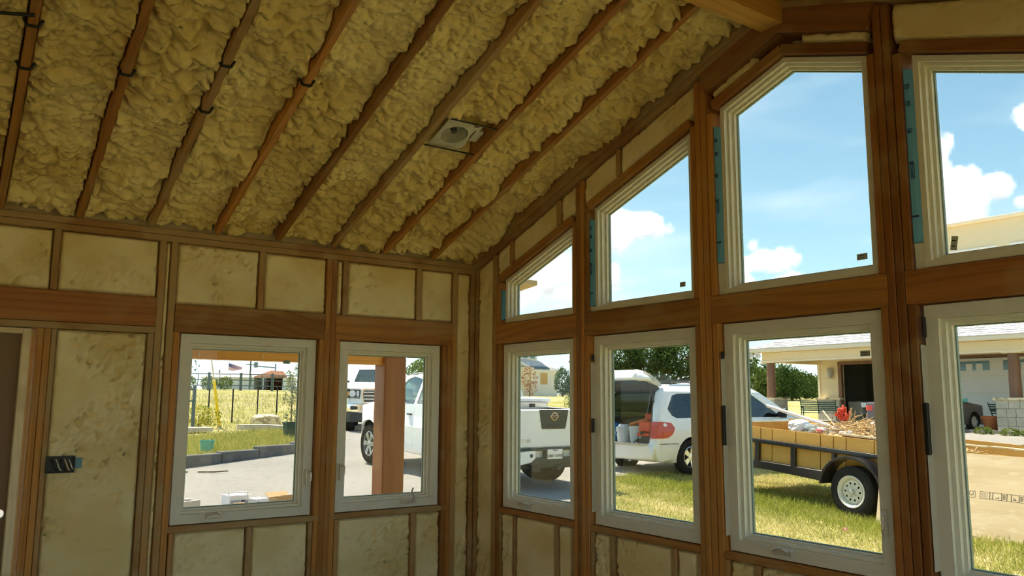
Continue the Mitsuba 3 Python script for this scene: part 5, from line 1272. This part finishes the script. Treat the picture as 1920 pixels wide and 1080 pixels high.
for s1 in (1, -1):
    y = s1 * 1.10
    t = np.linspace(0.02, math.pi - .02, 19)
    arc_o = [(.50 * math.cos(a), .40 + .44 * math.sin(a)) for a in t]; arc_i = [(.475 * math.cos(a), .40 + .415 * math.sin(a)) for a in t[::-1]]
    pf = sg.Polygon(arc_o + arc_i)
    m = poly_ex(pf, .26); m.apply_transform(XZ); m.apply_translation((0, y - .13, 0)); fd = part(k, 'fender', m, 'black_gloss', smooth=30, M=MR)
    lip = tube([(.50 * math.cos(a), y + s1 * .13, .40 + .44 * math.sin(a)) for a in t], .012, 6); put(f'{fd}__lip', lip, 'black_gloss', smooth=40, M=MR)
    r, w = .355, .21
    rr = .225
    Mw = MR @ mat4(Rx(-s1 * math.pi / 2), (0, s1 * 1.10, .36))
    prof = [(rr, -w / 2 + .02), (r * .80, -w / 2), (r * .93, -w / 2 + .012), (r, -w / 2 + .04), (r, w / 2 - .04), (r * .93, w / 2 - .012), (r * .80, w / 2), (rr + .012, w / 2 - .008), (rr, w / 2 - .03), (rr, -w / 2 + .02)]
    wh = part(k, 'wheel', lathe(prof, (0, 0, 0), 48), 'rubber', smooth=35, M=Mw)
    f = w / 2
    dish = sg.Point(0, 0).buffer(.152, 24).difference(sg.Point(0, 0).buffer(.042, 12))
    for i in range(10): dish = dish.difference(sg.Point(.118 * math.cos(i * .628), .118 * math.sin(i * .628)).buffer(.016, 6))
    dm = poly_ex(dish, .008); dm.apply_translation((0, 0, f - .055))
    put(f'{wh}__rim', [lathe([(rr, f - .012), (rr - .012, f - .004), (rr - .02, f - .012), (.185, f - .035), (.18, f - .075), (.152, f - .05)], (0, 0, 0), 48), dm], 'rim_white', smooth=30, M=Mw)
    put(f'{wh}__hub', lathe([(0, f + .0), (.028, f - .002), (.038, f - .02), (.042, f - .055)], (0, 0, 0), 20), 'steel', smooth=40, M=Mw)
    put(f'{wh}__lug_nut', [cyl((.072 * math.cos(a), .072 * math.sin(a), f - .05), (.072 * math.cos(a), .072 * math.sin(a), f - .03), .01, n=6) for a in np.arange(5) * 1.2566], 'steel', M=Mw)
    put(f'{wh}__drum', lathe([(0, -.02), (.17, -.02), (.17, -.06), (0, -.06)], (0, 0, 0), 24), 'black', M=Mw)


def trl(p): return (MR @ np.array([*p, 1.0]))[:3]


# the load
g = np.random.default_rng(14); ms = []


def mound(x, y): return .62 + .62 * math.exp(-((x - .35) / 1.15) ** 2) * math.exp(-((y - .05) / 1.1) ** 4)


for q in range(950):
    x, y = g.uniform(-1.9, 1.15), g.uniform(-.82, .80)
    L = g.uniform(.12, .45); a = g.uniform(0, 6.28); d = np.array([math.cos(a), math.sin(a), g.normal(0, .25)]) * L / 2
    c = np.array([x, y, mound(x, y) + g.uniform(.0, .07)]); mid = c + g.normal(0, .02, 3)
    lo = np.array([-1.95, -.88, .58]); hi = np.array([1.3, .88, 1.6])
    r = g.uniform(.004, .011)
    ms.append(tube([np.clip(v_, lo, hi) for v_ in (c - d, mid, c + d)], [r, r, r * .6], 5))
k = put('brush_pile', ms, 'vtwig', M=MR, color=np.repeat(np.clip(np.array([[.50, .36, .19]]) * g.uniform(.45, 1.6, (len(ms), 1)), 0, 1), [len(tm(m).vertices) for m in ms], 0)); tag(k, 'heap of dry twigs and brush filling the right half of the trailer', 'brush pile', kind='stuff')
n_ = 70; gx, gy = np.meshgrid(np.linspace(-1.95, 1.35, n_), np.linspace(-.88, .88, 40), indexing='ij')
hz_ = np.vectorize(mound)(gx, gy) + .10 * (meshkit.fbm(np.stack([gx * 7, gy * 7, gx * 0], -1), 3, 4) - .5) - .02
i, j = np.meshgrid(np.arange(n_ - 1), np.arange(39), indexing='ij')
tag(put('leaf_litter', (np.stack([gx, gy, np.maximum(hz_, .59)], -1).reshape(-1, 3), np.stack([i * 40 + j, (i + 1) * 40 + j, (i + 1) * 40 + j + 1, i * 40 + j + 1], -1).reshape(-1, 4)), 'twig', smooth=True, M=MR), 'mound of tan leaf litter under the brush in the trailer', 'leaf litter')
for q, (p, s, mt, lb) in enumerate([((1.56, .40, 1.12), (.15, .17, .11), 'bag_white', 'bulging white plastic bag near the front of the trailer'), ((1.26, .40, 1.08), (.14, .15, .10), 'tarp_grey', 'crumpled grey green tarp beside the white bag in the trailer'), ((.90, .62, 1.10), (.13, .09, .08), 'bag_white', 'white plastic bag with red print by the trailer side'), ((.70, .64, 1.12), (.07, .07, .075), 'bag_white', 'small white plastic jug by the trailer side'), ((.93, .69, 1.10), (.07, .035, .045), 'bag_red', 'red wrapper on the white bag by the trailer side'), ((.45, .70, 1.12), (.10, .07, .04), 'bag_white', 'torn white plastic sheet among the twigs by the trailer side'), ((.35, .1, 1.26), (.13, .10, .03), 'plate_white', 'flat pale paper scrap on top of the brush')]):
    tag(put(['plastic_bag', 'tarp', 'plastic_bag', 'plastic_jug', 'wrapper', 'plastic_sheet', 'paper_scrap'][q], rock(p, s, 40 + q, 4, .45), mt, smooth=50, M=MR), lb, ['bag', 'tarp', 'bag', 'jug', 'wrapper', 'plastic sheet', 'paper scrap'][q])
for x, y in ((1.55, .40), (1.25, .40)): tag(put('trash_bag', rock((x, y, .82), (.2, .2, .24), 77 + int(x * 10), 3, .3), 'black', smooth=45, M=MR), ['dark trash sack under the bulging white bag', 'dark trash sack under the grey green tarp'][x < 1.4], 'trash bag')
ms = []
for q in range(10):
    c = np.array([1.27, -.28, 1.33]) + g.normal(0, .035, 3); t = np.linspace(0, 5.5, 14) + g.uniform(0, 6); r = g.uniform(.04, .10)
    a, b = g.normal(size=3), g.normal(size=3); a /= np.linalg.norm(a); b = np.cross(a, b); b /= np.linalg.norm(b)
    ms.append(tube([c + r * (math.cos(x) * a + math.sin(x) * b) for x in t], .016, 6))
tag(put('red_strap', ms, 'tool_red', smooth=50, M=MR), 'tangled bright red strap on top of the trailer brush', 'strap')
for q, (p, e) in enumerate([((1.08, -.2, 1.22), (1.04, -.2, 1.46)), ((1.05, -.2, 1.22), (.84, -.2, 1.36)), ((1.2, -.3, 1.25), (1.14, -.3, 1.44)), ((1.0, -.1, 1.22), (.90, -.1, 1.42)), ((.9, 0, 1.2), (.62, .0, 1.33))]):
    p, e = trl(p), trl(e)
    tag(put('branch', tube([p, (p + e) / 2 + g.normal(0, .02, 3), e], [.016, .013, .008], 6), 'twig'), ['upright pale branch rising from the brush beside the red strap', 'pale branch leaning right from the brush beside the red strap', 'short pale stick standing right behind the red strap', 'crooked branch between the two tallest brush branches', 'low branch reaching right across the brush top'][q], 'branch')
for q, (a, b, w, h, mt, lb) in enumerate([((2.75, -.75, 1.13), (.2, -.75, 1.12), .10, .035, 'osb', 'long yellow board lying along the far side of the trailer'), ((1.9, -.2, 1.12), (1.15, .12, 1.10), .09, .035, 'pine', 'pale stud lying across the middle of the trailer'), ((2.5, -.45, 1.10), (.9, -.5, 1.12), .09, .035, 'osb', 'second yellow board lying beside the far side board'), ((.45, .80, 1.11), (-.7, .78, 1.10), .10, .03, 'pine', 'flat board lying along the near side of the brush')]):
    m, uv = plank(a, b, w, h, (0, 0, 1)); tag(put('loose_board', m, mt, M=MR), lb, 'board')
tag(put('white_pipe', cyl(trl((2.72, -.10, 1.38)), trl((1.55, -.45, 1.09)), .03, n=12), 'bag_white', smooth=40), 'long white pipe sticking up out of the trailer front', 'pipe')
tag(put('thin_lath', cyl(trl((1.84, -.5, 1.35)), trl((1.16, 0, 1.12)), .012, n=8), 'pine'), 'thin pale lath leaning up out of the trailer in front of the bench', 'lath')

# plywood sheet leaning on the near side of the trailer
k = thing('plywood_sheet', 'large stamped plywood sheet leaning on the near side of the trailer', 'plywood sheet')
b0, b1 = np.array([-.88, 6.93, -.02]), np.array([1.56, 6.86, -.07])
ex = (b1 - b0) / np.linalg.norm(b1 - b0); up = np.array([.0, .24, 1.1]); up = up - (up @ ex) * ex; up /= np.linalg.norm(up); nn = np.cross(ex, up)
MP = np.eye(4); MP[:3, 0], MP[:3, 1], MP[:3, 2], MP[:3, 3] = ex, up, nn, b0
m = trimesh.creation.box(extents=(2.44, 1.05, .018)); m.apply_translation((1.22, .525, -.009)); part(k, 'sheet', m, 'plywood', M=MP)
def stamp(text, x, y, h, rot=90):
    t = meshkit.text_mesh(text, h, .002); t.apply_transform(mat4(Rz(math.radians(rot)), (x, y, -.0005))); return t
def frame(x0, y0, x1, y1, w=.0035):
    m = poly_ex(sg.box(x0, y0, x1, y1).difference(sg.box(x0 + w, y0 + w, x1 - w, y1 - w)), .002); m.apply_translation((0, 0, -.0005)); return m
st = [stamp('3', 1.145, .545, .055), frame(1.075, .52, 1.165, .60), stamp('C', 1.245, .535, .055), frame(1.175, .515, 1.265, .595)]
x = 1.32
for q, wd in enumerate((.115, .035, .10, .06, .05, .085, .06, .05, .09)):
    st.append(frame(x, .515, x + wd, .60))
    if q in (0, 3, 6, 7): 
        for j in range(5): st.append(frame(x + .012 + j * (wd - .024) / 5, .53, x + .016 + j * (wd - .024) / 5, .585))
    elif q in (2, 5): st.append(stamp('L' if q == 2 else 'P', x + wd * .7, .53, .04))
    else:
        for j in range(3): st.append(frame(x + .01, .53 + j * .02, x + wd - .01, .533 + j * .02))
    x += wd
part(k, 'stamp', st, 'ink', M=MP, label='black grade stamp')
for q, (a, b) in enumerate([((1.05, 7.36, 1.03), (.45, 7.40, 1.06)), ((.45, 7.30, 1.06), (.0, 7.36, 1.08)), ((1.25, 7.32, 1.02), (.75, 7.36, 1.04))]):
    tag(put('wood_offcut', plank(a, b, .09, .02, (0, 0, 1))[0], 'pine'), ['middle thin wood offcut lying on the plywood sheet top edge', 'left thin wood offcut lying on the plywood sheet top edge', 'rightmost thin wood offcut lying on the plywood sheet top edge'][q], 'wood offcut')
x, y = -.80, 6.05
tag(put('pink_scrap', hull([(x, y, zg(x, y)), (x + .06, y + .05, zg(x, y) + .02), (x + .10, y - .02, zg(x, y) + .01), (x + .03, y - .03, zg(x, y) + .06), (x + .05, y, zg(x, y) + .07)]), 'pink'), 'crumpled pink scrap on the lawn', 'scrap')

# ------------------------------------------------------------------ the garage house across the lawn
GH = .68
k = thing('garage_house', 'cream house with a hip shingle porch roof and open garage', 'house')
YF, YW = 26.0, 29.5
part(k, 'fascia', box((-5.68, 25.33, 3.795), (23.75, .05, .15), .01), 'fascia'); part(k, 'fascia', box((-17.53, 29.0, 3.795), (.05, 7.4, .15), .01), 'fascia')
part(k, 'soffit', box((-5.7, 27.4, 3.735), (23.6, 4.2, .02)), 'siding')
part(k, 'porch_beam', box((-5.6, YF, 3.51), (23.3, .36, .41), .01), 'siding'); part(k, 'porch_beam', box((-17.05, (YF + YW) / 2, 3.51), (.32, YW - YF, .41), .01), 'siding')
part(k, 'beam_trim', box((-5.6, YF - .2, 3.335), (23.4, .06, .06), .006), 'fascia')
# roof: courses of shingles on the front slope and the hip
p0, p1, ry = np.array([-18.25, 25.3, 3.93]), np.array([6.2, 25.3, 3.93]), 33.2
pitch = .42
def sh_z(y): return 3.87 + (y - 25.3) * pitch
part(k, 'roof_deck', hull([(-17.55, 25.3, 3.84), (6.2, 25.3, 3.84), (-9.65, 33.2, sh_z(33.2) - .03), (6.2, 33.2, sh_z(33.2) - .03), (-17.55, 41, 3.84), (6.2, 41, 3.84)]), 'sheathing')
count = 0; rest = []
g = np.random.default_rng(2)
HEX = np.array([[0, 1, 3], [0, 3, 2], [2, 3, 5], [2, 5, 4], [0, 2, 4], [1, 5, 3], [0, 5, 1], [0, 4, 5]])
yy = [25.28 + .19 * r for r in range(15)] + [25.28 + .19 * 15 + .42 * r for r in range(13)]
for r in range(len(yy) - 1):
    y0, y1 = yy[r], yy[r + 1] + .03
    xl = -17.55 + (y0 - 25.3) * 1.0
    x = xl
    while x < -2.0:
        wd = g.uniform(.24, .62); x2 = min(x + wd, -2.0)
        lift = g.uniform(.012, .034)
        xa, xb = x + .006, x2 - .006
        xu = max(xa, xl + (y1 - y0)) if xa < xl + .2 else xa
        v = np.array([(xa, y0, sh_z(y0) + .004), (xb, y0, sh_z(y0) + .004), (xa, y0, sh_z(y0) + .010 + lift), (xb, y0, sh_z(y0) + .010 + lift), (min(xu, xb), y1, sh_z(y1) + .003), (xb, y1, sh_z(y1) + .003)])
        m = trimesh.Trimesh(v, HEX, process=False)
        if count < 290 and r < 9 and (x > -9.6 or x < -11.8) and (x < -15.0 or x > -9.6 or r < 6): part(k, 'shingle', m, 'shingle'); count += 1
        else: rest.append(m)
        x = x2
part(k, 'shingle_field', rest, 'shingle', kind='stuff')
part(k, 'hip_cap', hull([(-17.55, 25.3, 3.87), (-17.45, 25.5, 3.89), (-9.6, 33.2, sh_z(33.2) + .03), (-9.8, 33.2, sh_z(33.2)), (-17.65, 25.4, 3.87)]), 'shingle')
# front wall with two garage openings
wall = sg.box(-17.0, GH - .2, 5.6, 3.75).difference(sg.box(-15.85, GH - .3, -12.3, 3.28)).difference(sg.box(-11.3, GH - .3, -6.9, 3.36))
M = XZ.copy(); M[1, 3] = YW
part(k, 'front_wall', poly_ex(wall, .2), 'siding', M=M)
part(k, 'side_wall', box((-16.9, 33, 2.2), (.2, 7, 3.1)), 'siding')
part(k, 'corner_trim', box((-16.97, YW - .02, 2.75), (.12, .06, 2.0), .005), 'fascia')
for z in np.arange(1.95, 3.3, .34): part(k, 'siding_lap', box((-16.4, YW - .012, z), (.95, .02, .03), .003), 'siding')
ws = part(k, 'stone_base', box((-16.42, YW - .08, (GH + 1.72) / 2), (1.12, .2, 1.72 - GH), .01), 'stone'); part(k, 'stone_cap', box((-16.42, YW - .10, 1.76), (1.25, .3, .09), .012), 'limestone')
for r in range(4):
    xx = -16.98
    while xx < -15.95:
        L = g.uniform(.25, .45); xe = min(xx + L, -15.87)
        put(f'{ws}__stone', box(((xx + xe) / 2, YW - .19, GH + .13 + r * .25), (xe - xx - .012, .04, .24), .006), 'stone'); xx = xe
for x in (-15.88, -12.27): part(k, 'door_casing', box((x, YW - .02, (GH + 3.3) / 2), (.16, .16, 3.3 - GH), .006), 'log_wood')
part(k, 'door_casing', box((-14.07, YW - .02, 3.33), (3.8, .16, .14), .006), 'log_wood')
# garage interior
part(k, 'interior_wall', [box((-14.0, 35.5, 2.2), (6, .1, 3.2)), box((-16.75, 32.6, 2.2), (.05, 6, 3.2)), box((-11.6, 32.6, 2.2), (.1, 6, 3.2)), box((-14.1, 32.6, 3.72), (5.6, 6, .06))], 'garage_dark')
part(k, 'floor_slab', box((-6, 30.5, GH - .09), (22.5, 10.2, .2)), 'concrete')
# closed garage door with a top row of panes
gd = part(k, 'garage_door', box((-9.1, YW + .08, (GH + 3.33) / 2), (4.4, .06, 3.33 - GH), .004), 'garage_white', label='white closed garage door')
part(k, 'door_head', box((-9.1, YW - .03, 3.40), (4.9, .12, .09), .006), 'log_wood')
for j in range(3):
    x = -10.13 + j * 1.62
    part(k, 'window_pane', box((x, YW + .04, 3.04), (1.12, .03, .36), .004), 'teal_glass')
    for q in (-.19, .19): part(k, 'muntin', box((x + q * 1.0, YW + .022, 2.99), (.24, .012, .26), .003), 'garage_white')
for z in (1.35, 2.0, 2.65): part(k, 'panel_groove', box((-9.1, YW + .049, z), (4.4, .008, .02)), 'fascia')
# upper storey
part(k, 'upper_wall', box((-5.0, 34.0, 7.4), (17.4, 2, 4.0), .02), 'siding'); part(k, 'upper_cap', box((-5.0, 33.9, 9.44), (17.8, 2.5, .10), .01), 'fascia')
for j in range(5):
    x = -11.6 + j * 2.75
    part(k, 'clerestory_window', box((x, 32.98, 7.85), (2.0, .06, .72), .01), 'teal_glass'); part(k, 'window_trim', [box((x, 32.97, 8.24), (2.2, .08, .09), .01), box((x, 32.97, 7.46), (2.2, .08, .09), .01), box((x - 1.06, 32.97, 7.85), (.1, .08, .8), .01), box((x + 1.06, 32.97, 7.85), (.1, .08, .8), .01)], 'garage_white')
# columns
for q, x in enumerate((-16.95, -7.18)):
    z0 = zg(x, YF)
    kk = thing('porch_column', ['round brown log column on a stone pedestal at the left end of the far porch', 'round brown log column on a stone pedestal at the right picture edge'][q], 'column')
    part(kk, 'shaft', lathe([(0, 1.78), (.195, 1.78), (.19, 1.9), (.18, 2.6), (.168, 3.29), (0, 3.29)], (x, YF, 0), 28), 'log_wood', smooth=40)
    part(kk, 'capital', box((x, YF, 3.30), (.62, .42, .06), .01), 'siding')
    part(kk, 'cap_stone', box((x, YF, 1.74), (1.06, 1.06, .09), .015), 'limestone')
    pc = part(kk, 'pedestal', box((x, YF, (z0 - .1 + 1.70) / 2), (.86, .86, 1.70 - z0 + .1), .01), 'stone')
    for r in range(4):
        zz = z0 + (1.70 - z0) * (r + .5) / 4; hh = (1.70 - z0) / 4 - .014
        for sd in range(4):
            xx = -.45
            while xx < .44:
                L = g.uniform(.22, .42); xe = min(xx + L, .45)
                m = box(((xx + xe) / 2, -.445, zz), (xe - xx - .012, .05, hh), .008); m.apply_transform(mat4(Rz(sd * math.pi / 2), (x, YF, 0))); put(f'{pc}__stone', m, 'stone'); xx = xe
k = thing('floodlight', 'pair of white floodlights under the left roof corner of the garage house', 'floodlight')
part(k, 'base', box((-17.2, 25.45, 3.70), (.3, .1, .05), .01), 'bag_white')
for dx in (-.22, .14): part(k, 'lamp', [cyl((-17.2 + dx * .4, 25.45, 3.69), (-17.2 + dx, 25.38, 3.58), .03, n=8), lathe([(0, .08), (.06, .06), (.125, -.06), (.11, -.07), (0, -.05)], (-17.2 + dx, 25.35, 3.56), 18, 'y')], 'cinder', smooth=40)
k = thing('wall_lamp', 'rounded tan wall lamp on the cream wall beside the open garage', 'wall lamp')
part(k, 'shade', hull([(-16.35, YW - .12, 2.78), (-16.35, YW - .12, 3.05), (-16.35, YW - .02, 2.92)], .13), 'cinder', smooth=50); part(k, 'base', box((-16.35, YW - .01, 2.92), (.18, .03, .3), .01), 'limestone')


def slat_seat(name, label, x, y, ang, w, n, cat, group=None):
    z0 = zg(x, y) + .03 if y < YW - .1 and not (y > 25) else max(zg(x, y) + .03, GH + .012 if y > 25.5 else 0)
    Mx = mat4(Rz(ang), (x, y, z0)); k = thing(name, label, cat, group)
    for i in range(n):
        z = .50 + .40 * (i + .5) / n; part(k, 'back_slat', box((0, .24 + .12 * i / n, z), (w, .015, .40 / n * .62), .003), 'green_metal', M=Mx)
    for i in range(4): part(k, 'seat_slat', box((0, -.22 + .13 * i, .43), (w, .10, .02), .003), 'green_metal', M=Mx)
    for s1 in (-1, 1):
        part(k, 'arm', tube([(s1 * w / 2, .27, .66), (s1 * w / 2, -.22, .66), (s1 * w / 2, -.26, .62), (s1 * w / 2, -.26, .43)], .018, 6), 'green_metal', M=Mx)
        part(k, 'leg', cyl((s1 * w / 2, -.24, 0), (s1 * w / 2, -.22, .45), .018, n=6), 'green_metal', M=Mx); part(k, 'leg', cyl((s1 * w / 2, .26, 0), (s1 * w / 2, .22, .45), .018, n=6), 'green_metal', M=Mx)
        part(k, 'back_post', cyl((s1 * w / 2, .22, .40), (s1 * w / 2, .38, .94), .018, n=6), 'green_metal', M=Mx)
    if w > .8: part(k, 'back_post', cyl((0, .22, .40), (0, .38, .94), .02, n=6), 'green_metal', M=Mx)
    return k


slat_seat('garden_bench', 'green metal slatted bench in front of the stone garage corner', -14.85, 26.3, -2.7, 1.35, 5, 'bench')
slat_seat('patio_chair', 'dark green slatted chair behind the terracotta pot', -8.62, 28.25, 2.5, .62, 5, 'chair')
x, y = -8.1, 26.1; z0 = max(zg(x, y) + .03, GH + .012)
k = thing('terracotta_pot', 'large terracotta flower pot beside the right porch column', 'pot')
part(k, 'body', lathe([(0, .02), (.19, .02), (.275, .40), (.255, .40), (.17, .05), (0, .05)], (x, y, z0), 28), 'terracotta', smooth=35); part(k, 'rim', lathe([(.265, .38), (.30, .38), (.305, .47), (.27, .47), (.265, .38)], (x, y, z0), 28), 'terracotta', smooth=25); part(k, 'saucer', lathe([(0, 0), (.22, 0), (.24, .03), (0, .03)], (x, y, z0), 28), 'terracotta')
for q, (x, y) in enumerate([(-7.85, 25.0), (-7.0, 24.9), (-6.4, 24.95)]):
    tree('bed_weeds', 'low green weeds in front of the terracotta pot and pedestal', (x, y, zg(x, y)), [(0, 0, .12, .34, .26, .15)], 160, .05, LG, None, 80 + q, 'weeds', group='weeds before the terracotta pot')
# things inside the garage
gz = GH + .012
for q, x in enumerate((-15.35, -14.95)):
    Mx = mat4(Rz(.4), (x, 30.4, gz)); k = thing('folding_chair', ['left grey folding chair at the front of the open garage', 'right grey folding chair at the front of the open garage'][q], 'chair')
    part(k, 'seat', box((0, 0, .45), (.40, .40, .03), .01), 'alloy', M=Mx); part(k, 'backrest', box((0, .2, .80), (.40, .02, .22), .01), 'alloy', M=Mx)
    for s1 in (-1, 1): part(k, 'leg', tube([(s1 * .2, -.25, 0), (s1 * .2, .2, .92)], .014, 6), 'alloy', M=Mx); part(k, 'leg', tube([(s1 * .2, .25, 0), (s1 * .2, -.12, .45)], .014, 6), 'alloy', M=Mx)
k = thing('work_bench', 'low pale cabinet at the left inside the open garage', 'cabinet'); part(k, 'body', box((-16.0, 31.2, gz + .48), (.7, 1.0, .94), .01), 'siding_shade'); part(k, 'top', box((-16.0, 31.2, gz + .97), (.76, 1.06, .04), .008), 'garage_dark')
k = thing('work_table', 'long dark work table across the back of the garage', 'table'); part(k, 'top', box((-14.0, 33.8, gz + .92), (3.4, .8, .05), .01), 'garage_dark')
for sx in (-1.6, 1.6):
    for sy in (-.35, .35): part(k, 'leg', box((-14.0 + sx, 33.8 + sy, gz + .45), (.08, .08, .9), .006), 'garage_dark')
for q, (x, s, mt, lb) in enumerate([(-15.2, (.34, .3, .34), 'cinder', 'pale storage bin at the left on the garage work table'), (-14.6, (.42, .3, .40), 'bucket_grey', 'grey storage bin in the middle of the garage work table'), (-13.7, (.30, .3, .26), 'tarp_grey', 'dark storage bin at the right on the garage work table')]):
    k = thing('storage_bin', lb, 'bin'); c = np.array([x, 33.75, gz + .947]); part(k, 'body', hull([c + [sx * s[0] * (.44 + .06 * t) , sy * s[1] * (.44 + .06 * t), t * s[2]] for sx in (-1, 1) for sy in (-1, 1) for t in (0, 1)]), mt); part(k, 'lid', box(c + [0, 0, s[2] + .015], (s[0] + .03, s[1] + .03, .03), .008), mt)
for q, (x, y, h) in enumerate([(-15.0, 31.4, 2.0), (-14.05, 31.2, 2.25)]):
    z0 = gz; tag(put('long_pole', cyl((x, y, z0), (x - .18, y + .1, z0 + h), .025, n=8), 'bag_white'), ['left pale pole standing in the dark garage', 'right pale pole standing in the dark garage'][q], 'pole')
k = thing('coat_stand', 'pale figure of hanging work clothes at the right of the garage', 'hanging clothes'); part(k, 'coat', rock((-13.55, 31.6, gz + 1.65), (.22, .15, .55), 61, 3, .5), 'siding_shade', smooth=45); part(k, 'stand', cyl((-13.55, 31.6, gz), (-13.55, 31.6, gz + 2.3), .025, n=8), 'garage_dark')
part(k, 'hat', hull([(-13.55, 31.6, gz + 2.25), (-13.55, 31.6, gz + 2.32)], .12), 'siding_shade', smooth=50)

# ------------------------------------------------------------------ the small beige house with a cupola far behind the pickup
k = thing('cupola_house', 'beige far house with cupola and boarded window behind the pickup', 'house')
hc = np.array([-62.0, 49.75]); a1 = np.array([-62.15, 45.9]) - hc; a1 = a1 / np.hypot(*a1); n1 = np.array([a1[1], -a1[0]])
if n1 @ (np.array([5.4, -3.4]) - hc) < 0: n1 = -n1
hz = zg(-62, 48)
def hp(a, b, z): q = hc + a1 * a - n1 * b; return np.array([q[0], q[1], hz + z])
def hbox(a0, a1_, b0, b1, z0, z1): return hull([hp(a, b, z) for a in (a0, a1_) for b in (b0, b1) for z in (z0, z1)])
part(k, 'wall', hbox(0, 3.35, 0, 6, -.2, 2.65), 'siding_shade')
part(k, 'side_wing', hbox(3.3, 8, -.6, 5, -.2, 3.0), 'siding')
part(k, 'fascia', hbox(-.35, 3.7, -.3, 6.3, 2.62, 2.78), 'garage_white'); part(k, 'wing_fascia', hull([hp(3.5, -.6, 2.75), hp(3.5, -.6, 2.9), hp(8.2, -.6, 4.9), hp(8.2, -.6, 5.05), hp(3.5, 0, 2.75), hp(8.2, 0, 4.9)]), 'garage_white')
part(k, 'roof', hull([hp(-.4, -.35, 2.78), hp(3.75, -.35, 2.78), hp(-.4, 6.4, 2.78), hp(3.75, 6.4, 2.78), hp(2.4, 2.2, 4.3), hp(3.75, 2.2, 4.3), hp(2.4, 4, 4.3), hp(8, 2.2, 4.9), hp(8, 6, 4.9)]), 'shingle')
part(k, 'metal_roof', hull([hp(1.1, -.3, 2.95), hp(3.4, -.3, 2.95), hp(1.6, 1.3, 3.75), hp(4.2, 1.3, 3.75), hp(1.1, -.3, 2.9), hp(3.4, -.3, 2.9)]), 'metal_roof')
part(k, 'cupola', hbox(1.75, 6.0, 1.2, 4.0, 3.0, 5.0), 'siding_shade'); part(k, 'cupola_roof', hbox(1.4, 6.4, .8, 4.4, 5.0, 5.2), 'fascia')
for a in (2.35, 3.25): f = part(k, 'window', hbox(a - .36, a + .36, 1.13, 1.2, 3.95, 4.40), 'garage_white'); put(f'{f}__pane', hbox(a - .28, a + .28, 1.10, 1.14, 4.02, 4.33), 'teal_glass')
part(k, 'boarded_window', hbox(1.25, 2.1, -.05, .02, 1.30, 2.45), 'osb', label='yellow board over the window')
part(k, 'eave_vent', hbox(-.02, .06, -.02, .06, -.2, 2.6), 'garage_white')
